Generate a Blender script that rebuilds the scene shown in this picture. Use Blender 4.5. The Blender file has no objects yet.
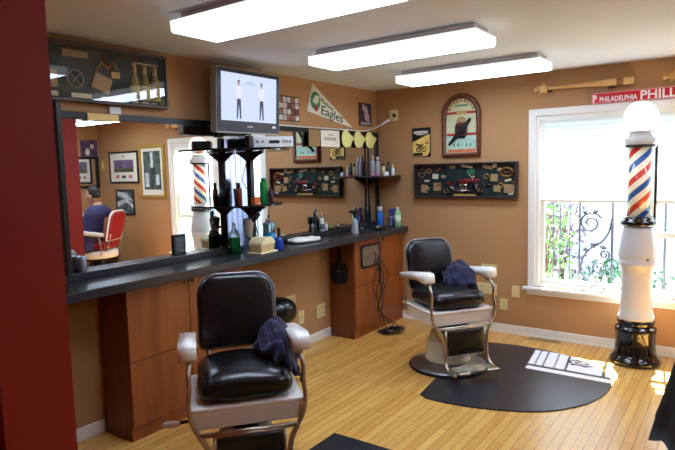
import bpy, bmesh, math, random
from mathutils import Vector, Matrix, noise
random.seed(7)
scene = bpy.context.scene
COL = scene.collection
PI = math.pi
H = 2.44

# ------------------------------------------------------------------ materials
def lin(c):
    return tuple(((v/255)/12.92 if v/255 <= .04045 else ((v/255+.055)/1.055)**2.4) for v in c)
MATS = {}
def mat(name, rgb, rough=.5, metal=0., spec=.5, bump=0., bscale=40., var=0., vscale=6., coat=0., trans=0., emit=None, estr=0., ior=1.45, stretch=(1,1,1), sheen=0.):
    if name in MATS: return MATS[name]
    m = bpy.data.materials.new(name); m.use_nodes = True
    nt = m.node_tree; b = nt.nodes['Principled BSDF']
    c = lin(rgb)
    b.inputs['Base Color'].default_value = (*c, 1)
    b.inputs['Roughness'].default_value = rough
    b.inputs['Metallic'].default_value = metal
    b.inputs['Specular IOR Level'].default_value = spec
    b.inputs['Coat Weight'].default_value = coat
    b.inputs['Transmission Weight'].default_value = trans
    b.inputs['IOR'].default_value = ior
    b.inputs['Sheen Weight'].default_value = sheen
    if emit is not None:
        b.inputs['Emission Color'].default_value = (*lin(emit), 1)
        b.inputs['Emission Strength'].default_value = estr
    if bump or var:
        tc = nt.nodes.new('ShaderNodeTexCoord'); mp = nt.nodes.new('ShaderNodeMapping')
        mp.inputs['Scale'].default_value = stretch
        nt.links.new(tc.outputs['Object'], mp.inputs['Vector'])
    if var:
        n = nt.nodes.new('ShaderNodeTexNoise'); n.inputs['Scale'].default_value = vscale; n.inputs['Detail'].default_value = 5
        r = nt.nodes.new('ShaderNodeValToRGB')
        r.color_ramp.elements[0].position = .3; r.color_ramp.elements[1].position = .7
        r.color_ramp.elements[0].color = (*[x*(1-var) for x in c], 1)
        r.color_ramp.elements[1].color = (*[min(1, x*(1+var)) for x in c], 1)
        nt.links.new(mp.outputs['Vector'], n.inputs['Vector'])
        nt.links.new(n.outputs['Fac'], r.inputs['Fac']); nt.links.new(r.outputs['Color'], b.inputs['Base Color'])
    if bump:
        n2 = nt.nodes.new('ShaderNodeTexNoise'); n2.inputs['Scale'].default_value = bscale; n2.inputs['Detail'].default_value = 3
        bp = nt.nodes.new('ShaderNodeBump'); bp.inputs['Strength'].default_value = bump; bp.inputs['Distance'].default_value = .01
        nt.links.new(mp.outputs['Vector'], n2.inputs['Vector'])
        nt.links.new(n2.outputs['Fac'], bp.inputs['Height']); nt.links.new(bp.outputs['Normal'], b.inputs['Normal'])
    MATS[name] = m
    return m

def emission(name, rgb, strength):
    m = bpy.data.materials.new(name); m.use_nodes = True
    nt = m.node_tree; nt.nodes.clear()
    e = nt.nodes.new('ShaderNodeEmission'); o = nt.nodes.new('ShaderNodeOutputMaterial')
    e.inputs['Color'].default_value = (*lin(rgb), 1); e.inputs['Strength'].default_value = strength
    nt.links.new(e.outputs[0], o.inputs[0])
    return m

def clear_glass(name, tint=(255,255,255), refl=.06, rough=.0):
    m = bpy.data.materials.new(name); m.use_nodes = True
    nt = m.node_tree; nt.nodes.clear()
    t = nt.nodes.new('ShaderNodeBsdfTransparent'); g = nt.nodes.new('ShaderNodeBsdfGlossy')
    mx = nt.nodes.new('ShaderNodeMixShader'); o = nt.nodes.new('ShaderNodeOutputMaterial')
    lw = nt.nodes.new('ShaderNodeLayerWeight'); lw.inputs['Blend'].default_value = .5
    pw = nt.nodes.new('ShaderNodeMath'); pw.operation = 'POWER'; pw.inputs[1].default_value = 5.0
    ad = nt.nodes.new('ShaderNodeMath'); ad.operation = 'MULTIPLY_ADD'; ad.inputs[1].default_value = .8; ad.inputs[2].default_value = refl; ad.use_clamp = True
    nt.links.new(lw.outputs['Facing'], pw.inputs[0])
    t.inputs['Color'].default_value = (*lin(tint), 1); g.inputs['Roughness'].default_value = rough
    nt.links.new(pw.outputs[0], ad.inputs[0]); nt.links.new(ad.outputs[0], mx.inputs[0])
    nt.links.new(t.outputs[0], mx.inputs[1]); nt.links.new(g.outputs[0], mx.inputs[2]); nt.links.new(mx.outputs[0], o.inputs[0])
    return m

def wood(name, c1, c2, rough=.35, axis='Z', scale=9., coat=.0):
    m = bpy.data.materials.new(name); m.use_nodes = True
    nt = m.node_tree; b = nt.nodes['Principled BSDF']
    tc = nt.nodes.new('ShaderNodeTexCoord'); mp = nt.nodes.new('ShaderNodeMapping')
    s = {'X': (.12,1,1), 'Y': (1,.12,1), 'Z': (1,1,.12)}[axis]
    mp.inputs['Scale'].default_value = s
    n = nt.nodes.new('ShaderNodeTexNoise'); n.inputs['Scale'].default_value = scale; n.inputs['Detail'].default_value = 8; n.inputs['Distortion'].default_value = 1.2
    r = nt.nodes.new('ShaderNodeValToRGB')
    r.color_ramp.elements[0].position = .3; r.color_ramp.elements[1].position = .72
    r.color_ramp.elements[0].color = (*lin(c1), 1); r.color_ramp.elements[1].color = (*lin(c2), 1)
    nt.links.new(tc.outputs['Object'], mp.inputs['Vector']); nt.links.new(mp.outputs[0], n.inputs['Vector'])
    nt.links.new(n.outputs['Fac'], r.inputs['Fac']); nt.links.new(r.outputs[0], b.inputs['Base Color'])
    b.inputs['Roughness'].default_value = rough; b.inputs['Coat Weight'].default_value = coat
    return m

def floor_mat():
    m = bpy.data.materials.new('maple_strip_floor'); m.use_nodes = True
    nt = m.node_tree; b = nt.nodes['Principled BSDF']
    tc = nt.nodes.new('ShaderNodeTexCoord'); mp = nt.nodes.new('ShaderNodeMapping')
    mp.inputs['Rotation'].default_value = (0, 0, PI/2)
    br = nt.nodes.new('ShaderNodeTexBrick')
    br.offset = .37; br.inputs['Scale'].default_value = 1.0
    br.inputs['Brick Width'].default_value = 1.1; br.inputs['Row Height'].default_value = .057
    br.inputs['Mortar Size'].default_value = .0022; br.inputs['Mortar Smooth'].default_value = .3; br.inputs['Bias'].default_value = 0
    br.inputs['Color1'].default_value = (*lin((213,158,78)), 1)
    br.inputs['Color2'].default_value = (*lin((230,182,100)), 1)
    br.inputs['Mortar'].default_value = (*lin((150,102,52)), 1)
    nt.links.new(tc.outputs['Object'], mp.inputs['Vector']); nt.links.new(mp.outputs[0], br.inputs['Vector'])
    mp2 = nt.nodes.new('ShaderNodeMapping'); mp2.inputs['Scale'].default_value = (14, .9, 1)
    n = nt.nodes.new('ShaderNodeTexNoise'); n.inputs['Scale'].default_value = 3; n.inputs['Detail'].default_value = 7; n.inputs['Distortion'].default_value = .8
    nt.links.new(tc.outputs['Object'], mp2.inputs['Vector']); nt.links.new(mp2.outputs[0], n.inputs['Vector'])
    rp = nt.nodes.new('ShaderNodeValToRGB'); rp.color_ramp.elements[0].position = .3; rp.color_ramp.elements[1].position = .7
    rp.color_ramp.elements[0].color = (.80,.76,.70,1); rp.color_ramp.elements[1].color = (1.0,1.0,1.0,1)
    nt.links.new(n.outputs['Fac'], rp.inputs['Fac'])
    mx = nt.nodes.new('ShaderNodeMix'); mx.data_type = 'RGBA'; mx.blend_type = 'MULTIPLY'; mx.inputs[0].default_value = 1
    nt.links.new(br.outputs['Color'], mx.inputs[6]); nt.links.new(rp.outputs[0], mx.inputs[7]); nt.links.new(mx.outputs[2], b.inputs['Base Color'])
    b.inputs['Roughness'].default_value = .27; b.inputs['Specular IOR Level'].default_value = .5
    return m

M = {}
M['wall'] = mat('tan_wall_paint', (178,135,90), .75, bump=.05, bscale=250)
M['ceiling'] = mat('ceiling_paint', (236,243,253), .9)
M['white_trim'] = mat('white_trim_paint', (236,234,226), .4)
M['cream_trim'] = mat('cream_trim_paint', (232,224,200), .45)
M['floor'] = floor_mat()
M['red'] = mat('red_wall_paint', (142,22,8), .5)
M['black'] = mat('black_lacquer', (20,20,22), .35)
M['black_matte'] = mat('black_matte', (14,14,15), .6)
M['counter'] = mat('black_laminate', (40,41,44), .27, var=.12, vscale=90)
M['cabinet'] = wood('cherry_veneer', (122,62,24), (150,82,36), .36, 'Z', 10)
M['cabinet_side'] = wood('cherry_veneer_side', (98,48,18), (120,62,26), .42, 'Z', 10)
M['gap'] = mat('dark_gap', (40,18,8), .8)
M['brass'] = mat('brass', (200,160,90), .25, 1)
M['chrome'] = mat('chrome', (190,186,178), .18, 1)
M['old_nickel'] = mat('worn_nickel', (178,168,152), .28, 1, var=.15, vscale=25)
M['steel'] = mat('brushed_steel', (150,150,152), .35, 1)
M['leather'] = mat('black_leather', (13,13,14), .27, bump=.25, bscale=14, spec=.6)
M['porcelain'] = mat('white_porcelain', (240,238,230), .25, coat=.2)
M['porcelain_dull'] = mat('cream_enamel', (214,204,180), .4)
M['mat'] = mat('black_vinyl_mat', (37,40,48), .23, bump=.12, bscale=300)
M['navy'] = mat('navy_cloth', (27,25,60), .8, sheen=.15, bump=.4, bscale=30)
M['plate'] = mat('ivory_plate', (222,206,150), .45)
M['slot'] = mat('outlet_slot', (70,60,40), .6)
M['white_plastic'] = mat('white_plastic', (232,232,228), .4)
M['paper'] = mat('off_white_paper', (232,226,206), .7)
M['mirror'] = mat('silvered_glass', (236,238,236), .0, 1)
M['glass'] = clear_glass('clear_pane')
M['case_glass'] = clear_glass('case_glass', refl=.05)
M['light_white'] = mat('fixture_white_enamel', (230,228,222), .5)
M['lens_side'] = emission('lit_lens_side', (236,238,240), 1.25)
M['diffuser'] = emission('lit_diffuser', (210,229,255), 17.0)

# ------------------------------------------------------------------ geometry helpers
def tag(o, label=None, cat=None, group=None, kind=None):
    if label: o['label'] = label
    if cat: o['category'] = cat
    if group: o['group'] = group
    if kind: o['kind'] = kind
    return o
def empty(name, loc=(0,0,0), rz=0., label=None, cat=None, group=None):
    o = bpy.data.objects.new(name, None); COL.objects.link(o)
    o.location = loc; o.rotation_euler = (0,0,rz); o.empty_display_size = .05
    return tag(o, label, cat, group)
class MB:
    """collects shapes into one mesh"""
    def __init__(s): s.bm = bmesh.new()
    def _add(s, verts, faces, mi=0, smooth=False, mtx=None):
        vs = [s.bm.verts.new(mtx @ Vector(v) if mtx else v) for v in verts]
        for f in faces:
            try:
                fc = s.bm.faces.new([vs[i] for i in f]); fc.material_index = mi; fc.smooth = smooth
            except ValueError: pass
        return s
    def box(s, a, b, mi=0, bev=0., mtx=None, seg=2, smooth=False):
        t = bmesh.new(); x0,y0,z0 = a; x1,y1,z1 = b
        vs = [t.verts.new(p) for p in ((x0,y0,z0),(x1,y0,z0),(x1,y1,z0),(x0,y1,z0),(x0,y0,z1),(x1,y0,z1),(x1,y1,z1),(x0,y1,z1))]
        for f in ((0,3,2,1),(4,5,6,7),(0,1,5,4),(1,2,6,5),(2,3,7,6),(3,0,4,7)): t.faces.new([vs[i] for i in f])
        if bev: bmesh.ops.bevel(t, geom=list(t.edges), offset=bev, segments=seg, affect='EDGES', profile=.5)
        return s.merge(t, mi, mtx, smooth or (bev > 0 and seg > 2))
    def merge(s, t, mi=0, mtx=None, smooth=False):
        bmesh.ops.recalc_face_normals(t, faces=list(t.faces))
        t.verts.ensure_lookup_table(); t.verts.index_update()
        s._add([v.co.copy() for v in t.verts], [[v.index for v in f.verts] for f in t.faces], mi, smooth, mtx)
        t.free(); return s
    def lathe(s, prof, n=32, c=(0,0,0), mi=0, smooth=True, mtx=None, a0=0., a1=2*PI):
        full = abs(a1-a0-2*PI) < 1e-6
        k = n if full else n+1
        verts = []; faces = []
        for r,z in prof:
            for i in range(k):
                a = a0+(a1-a0)*i/n
                verts.append((c[0]+r*math.cos(a), c[1]+r*math.sin(a), c[2]+z))
        for j in range(len(prof)-1):
            for i in range(n):
                i2 = (i+1) % k
                faces.append((j*k+i, j*k+i2, (j+1)*k+i2, (j+1)*k+i))
        if full:
            if prof[0][0] > 1e-5: faces.append(tuple(reversed(range(k))))
            if prof[-1][0] > 1e-5: faces.append(tuple((len(prof)-1)*k+i for i in range(k)))
        return s._add(verts, faces, mi, smooth, mtx)
    def tube(s, pts, r, n=8, mi=0, closed=False, mtx=None, flat=None):
        pts = [Vector(p) for p in pts]; L = len(pts)
        rs = r if isinstance(r, (list, tuple)) else [r]*L
        verts = []; faces = []; up = None
        for i, p in enumerate(pts):
            if closed: t = pts[(i+1) % L]-pts[i-1]
            else: t = pts[min(i+1, L-1)]-pts[max(i-1, 0)]
            t.normalize()
            if up is None:
                up = Vector((0,0,1)) if abs(t.z) < .9 else Vector((1,0,0))
            u = up-t*up.dot(t)
            if u.length < 1e-4: u = t.orthogonal()
            u.normalize(); w = t.cross(u); up = u
            for k in range(n):
                a = 2*PI*k/n
                verts.append(p+(u*math.cos(a)+w*math.sin(a))*rs[i])
        m = L if closed else L-1
        for i in range(m):
            for k in range(n):
                a = i*n+k; b = i*n+(k+1) % n; i2 = (i+1) % L
                faces.append((a, b, i2*n+(k+1) % n, i2*n+k))
        if not closed:
            faces.append(tuple(reversed(range(n)))); faces.append(tuple((L-1)*n+k for k in range(n)))
        return s._add(verts, faces, mi, True, mtx)
    def prism(s, poly, lo, hi, mi=0, bev=0., seg=2, mtx=None, smooth=False):
        """poly in local XY extruded along Z lo..hi, then mtx"""
        t = bmesh.new()
        a = [t.verts.new((x,y,lo)) for x,y in poly]; b = [t.verts.new((x,y,hi)) for x,y in poly]; n = len(poly)
        t.faces.new(list(reversed(a))); t.faces.new(b)
        for i in range(n): t.faces.new((a[i], a[(i+1) % n], b[(i+1) % n], b[i]))
        if bev:
            es = [e for e in t.edges if len(e.link_faces) == 2 and e.calc_face_angle(0) > .5]
            bmesh.ops.bevel(t, geom=es, offset=bev, segments=seg, affect='EDGES', profile=.5)
        return s.merge(t, mi, mtx, smooth)
    def super(s, c, size, e1=.35, e2=.35, n=36, m=20, mi=0, mtx=None, fn=None):
        """superellipsoid, size = full extents"""
        def p(v, e): return math.copysign(abs(v)**e, v)
        verts = []; faces = []
        for j in range(m+1):
            v = -PI/2+PI*j/m
            for i in range(n):
                u = 2*PI*i/n
                q = Vector((p(math.cos(v),e1)*p(math.cos(u),e2)*size[0]/2, p(math.cos(v),e1)*p(math.sin(u),e2)*size[1]/2, p(math.sin(v),e1)*size[2]/2))
                if fn: q = fn(q)
                verts.append(q+Vector(c))
        for j in range(m):
            for i in range(n):
                faces.append((j*n+i, j*n+(i+1) % n, (j+1)*n+(i+1) % n, (j+1)*n+i))
        t = bmesh.new(); vs = [t.verts.new(v) for v in verts]
        for f in faces: t.faces.new([vs[i] for i in f])
        bmesh.ops.remove_doubles(t, verts=list(t.verts), dist=1e-5)
        return s.merge(t, mi, mtx, True)
    def slab(s, outline, front, back, k=8, mi=0, mtx=None):
        """puffed slab: outline in XY, front/back bulge along +Z / -Z"""
        n = len(outline); cx = sum(p[0] for p in outline)/n; cy = sum(p[1] for p in outline)/n
        rings = []
        for sgn, T in ((-1, back), (1, front)):
            rr = []
            for j in range(k+1):
                a = PI/2*j/k
                sc = 1-.0*a; t = math.sin(a)
                w = 1-(1-math.cos(a))*.16 if j < k else .84
                rr.append((w, sgn*T*t*.8))
            rr += [(.6, sgn*T*.93), (.3, sgn*T*.99), (.06, sgn*T)]
            rings.append(rr)
        seq = list(reversed(rings[0]))+rings[1][1:]
        verts = []; faces = []
        for w, z in seq:
            for x, y in outline: verts.append((cx+(x-cx)*w, cy+(y-cy)*w, z))
        for j in range(len(seq)-1):
            for i in range(n): faces.append((j*n+i, j*n+(i+1) % n, (j+1)*n+(i+1) % n, (j+1)*n+i))
        faces.append(tuple(reversed(range(n)))); faces.append(tuple((len(seq)-1)*n+i for i in range(n)))
        return s._add(verts, faces, mi, True, mtx)
    def build(s, name, mats, parent=None, loc=(0,0,0), rz=0.):
        me = bpy.data.meshes.new(name)
        s.bm.normal_update(); s.bm.to_mesh(me); s.bm.free()
        for m in (mats if isinstance(mats, (list, tuple)) else [mats]): me.materials.append(m)
        o = bpy.data.objects.new(name, me); COL.objects.link(o)
        o.location = loc; o.rotation_euler = (0,0,rz)
        if parent: o.parent = parent
        return o
def frame_mtx(origin, xa, ya):
    xa = Vector(xa).normalized(); ya = Vector(ya).normalized(); za = xa.cross(ya)
    m = Matrix((xa, ya, za)).transposed().to_4x4(); m.translation = Vector(origin); return m
LEFT = lambda y, z, x=0.: frame_mtx((x,y,z), (0,1,0), (0,0,1))    # drawing plane on the mirror wall, normal +X
RIGHT = lambda x, z, y=0.: frame_mtx((x,y,z), (1,0,0), (0,0,1))   # drawing plane on the window wall, normal -Y
def rrect(w, h, r, n=6, cx=0, cy=0):
    rr = r if isinstance(r, (list, tuple)) else [r]*4     # bl br tr tl
    out = []
    for k, (sx, sy) in enumerate(((-1,-1),(1,-1),(1,1),(-1,1))):
        q = rr[k]; ox = cx+sx*(w/2-q); oy = cy+sy*(h/2-q); a0 = PI+k*PI/2
        for i in range(n+1):
            a = a0+PI/2*i/n; out.append((ox+q*math.cos(a), oy+q*math.sin(a)))
    return out
def smooth_path(pts, n=6, closed=False):
    P = [Vector(p) for p in pts]; L = len(P); out = []
    for i in range(L if closed else L-1):
        p0 = P[i-1] if (closed or i > 0) else P[i]; p1 = P[i]; p2 = P[(i+1) % L]
        p3 = P[(i+2) % L] if (closed or i+2 < L) else P[i+1]
        for k in range(n):
            t = k/n
            out.append(.5*((2*p1)+(p2-p0)*t+(2*p0-5*p1+4*p2-p3)*t*t+(3*p1-p0-3*p2+p3)*t**3))
    if not closed: out.append(P[-1])
    return out
def text_obj(s, name, size, mtx, material, parent, width=None, bold=0., depth=.0008, align='LEFT'):
    cu = bpy.data.curves.new('lettering', 'FONT'); cu.body = s; cu.size = size; cu.extrude = depth; cu.offset = bold; cu.align_x = align
    cu.resolution_u = 3
    t = bpy.data.objects.new('lettering', cu); COL.objects.link(t)
    dg = bpy.context.evaluated_depsgraph_get()
    me = bpy.data.meshes.new_from_object(t.evaluated_get(dg))
    bpy.data.objects.remove(t); bpy.data.curves.remove(cu)
    xs = [v.co.x for v in me.vertices]
    sx = width/(max(xs)-min(xs)) if width else 1
    x0 = min(xs) if align == 'LEFT' else 0
    for v in me.vertices: v.co = mtx @ Vector(((v.co.x-x0)*sx, v.co.y, v.co.z))
    me.materials.clear(); me.materials.append(material); me.name = name
    o = bpy.data.objects.new(name, me); COL.objects.link(o); o.parent = parent
    return o
def structure(o): o['kind'] = 'structure'; return o

# ------------------------------------------------------------------ camera
cam = bpy.data.cameras.new('camera'); co = bpy.data.objects.new('camera', cam); COL.objects.link(co)
f_px, yaw, pitch, roll = 566.898, math.radians(35.732), math.radians(-5.6234), math.radians(-1.4724)
CP = Vector((3.2587, -5.3056, 1.6218))
fw = Vector((-math.sin(yaw)*math.cos(pitch), math.cos(yaw)*math.cos(pitch), math.sin(pitch)))
rt = fw.cross(Vector((0,0,1))).normalized(); up = rt.cross(fw)
r2 = rt*math.cos(roll)+up*math.sin(roll); u2 = -rt*math.sin(roll)+up*math.cos(roll)
mw = Matrix((r2, u2, -fw)).transposed().to_4x4(); mw.translation = CP
co.matrix_world = mw
cam.sensor_width = 36; cam.lens = f_px*36/675; cam.clip_start = .02
cam.dof.use_dof = True; cam.dof.focus_distance = 4.6; cam.dof.aperture_fstop = 6.5
scene.camera = co

# ------------------------------------------------------------------ room
XR, YB = 5.3, -6.6
WX0, WX1, WZ0, WZ1 = 1.70, 3.47, .49, 2.05
structure(MB().box((-.12,YB-.12,-.1), (XR+.12,.12,0)).build('floor', M['floor']))
structure(MB().box((-.12,YB-.12,H), (XR+.12,.12,H+.1)).build('ceiling', M['ceiling']))
structure(MB().box((-.12,YB,0), (0,.12,H)).build('wall_left', M['wall']))
w = MB().box((0,0,0), (WX0,.12,H)).box((WX1,0,0), (XR,.12,H)).box((WX0,0,0), (WX1,.12,WZ0)).box((WX0,0,WZ1), (WX1,.12,H))
structure(w.build('wall_right', M['wall']))
structure(MB().box((XR,YB,0), (XR+.12,.12,H)).build('wall_far', M['wall']))
structure(MB().box((0,YB-.12,0), (XR,YB,H)).build('wall_behind', M['wall']))
structure(MB().box((.0,-4.84,0), (2.130,-4.70,H)).build('wall_partition', M['red']))
structure(MB().box((3.26,-2.75,0), (3.40,-1.54,H)).build('wall_divider', M['red']))
BBH = .085
structure(MB().box((0,-.014,0), (XR,0,BBH), bev=.004).box((.31,-.022,0),(XR,-.014,.018)).build('baseboard_right', M['white_trim']))
structure(MB().box((0,-2.43,0), (.014,-.946,BBH), bev=.004).box((0,-4.69,0), (.014,-3.37,BBH), bev=.004).build('baseboard_left', M['white_trim']))

# window
win = empty('window_1', (0,0,0)); win['kind'] = 'structure'
c = .065
fr = MB()
fr.box((WX0-c,-.02,WZ0-.01), (WX0,0,WZ1+c), bev=.004).box((WX1,-.02,WZ0-.01), (WX1+c,0,WZ1+c), bev=.004).box((WX0,-.02,WZ1), (WX1,0,WZ1+c), bev=.004)
fr.box((WX0,0,WZ0), (WX0+.03,.11,WZ1)).box((WX1-.03,0,WZ0), (WX1,.11,WZ1)).box((WX0+.03,0,WZ1-.03), (WX1-.03,.11,WZ1)).box((WX0+.03,0,WZ0),(WX1-.03,.11,WZ0+.02))
fr.box((2.555,.03,WZ0+.02), (2.615,.11,WZ1-.03))
fr.build('window_frame', M['white_trim'], win)
MB().box((WX0-.105,-.06,WZ0-.035), (WX1+.105,0,WZ0-.008), bev=.005).box((WX0-.08,-.018,WZ0-.085), (WX1+.08,0,WZ0-.035), bev=.003).build('window_sill', M['white_trim'], win)
sa = MB()
for x0, x1, zb in ((WX0+.03,2.555,WZ0+.02), (2.615,WX1-.03,.985)):
    sa.box((x0,.045,zb), (x0+.035,.085,WZ1-.03)).box((x1-.035,.045,zb), (x1,.085,WZ1-.03)).box((x0+.035,.045,zb), (x1-.035,.085,zb+.045))
sa.box((2.615,.07,WZ0+.02), (WX1-.03,.10,WZ0+.05))
sa.build('window_sash', M['white_trim'], win)
gl = MB()
gl.box((WX0+.065,.063,WZ0+.06), (2.52,.067,WZ1-.03)).box((2.65,.063,1.03), (WX1-.065,.067,WZ1-.03))
gl.build('window_glass', M['glass'], win)
MB().box((2.20,.02,WZ0+.02), (2.29,.05,WZ0+.035), bev=.003).build('sash_lock', M['steel'], win)

# translucent blind
def blind_mat():
    m = bpy.data.materials.new('white_blind_fabric'); m.use_nodes = True
    nt = m.node_tree; nt.nodes.clear()
    d = nt.nodes.new('ShaderNodeBsdfDiffuse'); t = nt.nodes.new('ShaderNodeBsdfTranslucent'); mx = nt.nodes.new('ShaderNodeMixShader'); o = nt.nodes.new('ShaderNodeOutputMaterial')
    d.inputs[0].default_value = (.85,.85,.85,1); t.inputs[0].default_value = (.72,.76,.82,1); mx.inputs[0].default_value = .30
    nt.links.new(d.outputs[0], mx.inputs[1]); nt.links.new(t.outputs[0], mx.inputs[2]); nt.links.new(mx.outputs[0], o.inputs[0])
    return m
bl = empty('window_blind', (2.585,.02,1.285), 0, 'white translucent pleated blind pulled halfway down the bright window', 'blind')
b = MB(); z0, z1 = .012, 2.0-1.285; n = 36
vs = []; fs = []
for i in range(n+1):
    z = z0+(z1-z0)*i/n; y = .003 if i % 2 else -.003
    vs += [(-.845,y,z), (.845,y,z)]
for i in range(n): fs.append((2*i,2*i+1,2*i+3,2*i+2))
b._add(vs, fs); b.build('blind_fabric', blind_mat(), bl)
MB().box((-.85,-.017,2.0-1.285), (.85,.017,2.02-1.285), bev=.003).build('headrail', M['white_plastic'], bl)
MB().box((-.85,-.011,-.008), (.85,.011,.012), bev=.003).build('bottom_rail', M['cream_trim'], bl)

# ------------------------------------------------------------------ outside
tagk = lambda o, k: (o.__setitem__('kind', k), o)[1]
structure(MB().box((-6,.12,-.6), (12,14,-.5)).build('ground_outside', mat('lawn_green', (50,98,54), .9, var=.4, vscale=5)))
structure(MB().box((-6,5.2,-.5), (12,5.5,3.5)).build('wall_outside', mat('pale_siding', (186,198,224), .8)))
iron = mat('blue_grey_iron', (58,66,84), .5)
gd = empty('window_grille', (2.2,.22,.45), 0, 'dark wrought iron grille with scrollwork outside the window', 'grille')
def gp(x, z): return (x-2.2, 0, z-.45)
for x, r in ((1.863,.006),(2.036,.009),(2.312,.011),(2.723,.010),(3.05,.009),(3.30,.009)):
    MB().tube([gp(x,.30), gp(x,1.42)], r, 8).build('bar', iron, gd)
MB().box((-.62,-.01,-.13), (1.3,.01,-.11)).build('rail', iron, gd); MB().box((-.62,-.012,.945), (1.3,.012,.97)).build('rail', iron, gd)
for x_ in (1.80,1.95): MB().tube([gp(x_,.30), gp(x_,1.42)], .005, 8).build('bar', iron, gd)
def spiral(cx, cz, r0, r1, a0, turns, n=40):
    return [gp(cx+(r0+(r1-r0)*i/n)*math.cos(a0+2*PI*turns*i/n), cz+(r0+(r1-r0)*i/n)*math.sin(a0+2*PI*turns*i/n)) for i in range(n+1)]
for sp in (spiral(2.13,1.075,.10,.022,PI*.15,1.7), spiral(2.20,.66,.085,.02,PI*.9,1.7), spiral(2.25,.79,.045,.012,-PI*.4,1.4)):
    MB().tube(sp, .0085, 6).build('scroll', iron, gd)
MB().tube(smooth_path([gp(2.305,1.12),gp(2.285,1.0),gp(2.22,.90),gp(2.13,.84),gp(2.07,.75),gp(2.05,.62),gp(2.12,.55),gp(2.22,.55)],6), .0085, 6).build('scroll', iron, gd)
for (x,z,a,l) in ((2.15,.86,.6,.07),(2.17,.84,2.2,.07),(2.2,.87,-.4,.08),(2.12,.83,3.3,.06),(2.14,1.17,.3,.06),(2.1,1.16,2.6,.05)):
    d = Vector((math.cos(a),0,math.sin(a))); p = Vector((-d.z,0,d.x)); o = Vector(gp(x,z))
    MB()._add([o, o+d*l*.5+p*.022+Vector((0,.006,0)), o+d*l, o+d*l*.5-p*.022+Vector((0,.006,0)), o+d*l*.5-Vector((0,.01,0)), o+d*l*.5+Vector((0,.016,0))],
            [(0,4,1),(1,4,2),(2,4,3),(3,4,0),(0,1,5),(1,2,5),(2,3,5),(3,0,5)]).build('leaf', iron, gd)
pf = empty('picket_fence', (2.2,1.6,-.5), 0, 'white picket fence seen low through the window', 'fence')
pk = MB()
for i in range(30):
    x = -1.3+i*.135
    pk.box((x,-.01,0), (x+.05,.01,.80)).prism([(x,.80),(x+.05,.80),(x+.025,.85)], -.01, .01, mtx=frame_mtx((0,0,0),(1,0,0),(0,0,1)))
pk.build('pickets', M['white_plastic'], pf)
MB().box((-1.4,.012,.12), (2.8,.04,.2)).build('rail', M['white_plastic'], pf)
MB().box((-1.4,.012,.62), (2.8,.04,.70)).build('rail', M['white_plastic'], pf)
def shrub(name, label, cat, loc, rx, rz, rgb, n=420, seed=1):
    rnd = random.Random(seed); m = MB()
    t = empty(name, loc, 0, label, cat)
    for i in range(n):
        v = Vector((rnd.gauss(0,1), rnd.gauss(0,1), rnd.gauss(0,1))).normalized()*(rnd.random()**.4)
        p = Vector((v.x*rx, v.y*rx, rz+v.z*rz)); l = .06+.05*rnd.random()
        d = Vector((rnd.gauss(0,1), rnd.gauss(0,1), rnd.gauss(0,1))).normalized(); q = d.orthogonal().normalized()
        m._add([p, p+d*l*.5+q*l*.28, p+d*l, p+d*l*.5-q*l*.28], [(0,1,2,3)])
    m.build('foliage', mat(name+'_leaf_'+str(seed), rgb, .6, var=.3, vscale=8), t)
    s = MB()
    for k in range(5):
        a = k*1.3; s.tube([(0,0,0), (.3*rx*math.cos(a), .3*rx*math.sin(a), rz), (.6*rx*math.cos(a), .6*rx*math.sin(a), rz*1.6)], [.02,.014,.006], 6)
    s.build('stems', mat('shrub_bark', (96,74,52), .8), t)
shrub('garden_shrub', 'tall pale green shrub outside near the window edge', 'shrub', (1.05,2.6,-.5), .42, .95, (96,140,84), 520, 1)
shrub('garden_shrub', 'purple leaved shrub outside behind the pale green one', 'shrub', (.95,3.8,-.5), .45, .95, (112,96,116), 420, 2)
shrub('garden_shrub', 'low green shrub outside behind the barber pole', 'shrub', (3.0,2.4,-.5), .55, .42, (60,112,72), 420, 3)
shrub('garden_shrub', 'wide dark green shrub outside behind the iron scroll', 'shrub', (1.9,3.3,-.5), .6, .40, (50,104,72), 420, 4)

# ------------------------------------------------------------------ lights
sun = bpy.data.lights.new('sun', 'SUN'); so = bpy.data.objects.new('sun', sun); COL.objects.link(so)
so.rotation_euler = Vector((.095,-.73,-1)).to_track_quat('-Z', 'Y').to_euler()
sun.energy = 100.; sun.angle = math.radians(.6); sun.color = (1,.98,.95)
wd = bpy.data.worlds.new('sky'); scene.world = wd; wd.use_nodes = True
wd.node_tree.nodes['Background'].inputs[0].default_value = (.74,.87,1,1)
wd.node_tree.nodes['Background'].inputs[1].default_value = 5.5
def fixture(x0, y0, label, ln=1.19, wdt=.32):
    t = empty('ceiling_light', (x0+ln/2, y0+wdt/2, H-.10), 0, label, 'ceiling light', 'fluorescent ceiling lights')
    a, b_ = ln/2, wdt/2
    MB().box((-a+.02,-b_+.05,.059), (a-.02,b_-.05,.0995)).box((-a,-b_+.002,.055), (a,b_-.002,.059)).build('housing', M['light_white'], t)
    e = MB()
    prof = [(-b_,.058),(-b_+.003,.008),(-b_+.010,0),(b_-.010,0),(b_-.003,.008),(b_,.058)]
    for s in (-1, 1):
        MB().prism(prof, -.005, .005, mtx=frame_mtx((s*(a+.005),0,0),(0,1,0),(0,0,1))).build('end_cap', M['lens_side'], t)
    n = len(prof); vs = [(-a,y,z) for y,z in prof]+[(a,y,z) for y,z in prof]
    MB()._add(vs, [(i,i+1,n+i+1,n+i) for i in (1,2,3)]).build('diffuser', M['diffuser'], t)
    MB()._add(vs, [(i,i+1,n+i+1,n+i) for i in (0,4)]).build('lens_side', M['lens_side'], t)
fixture(.85, -3.365, 'long fluorescent ceiling light nearest the camera, above the television')
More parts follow.
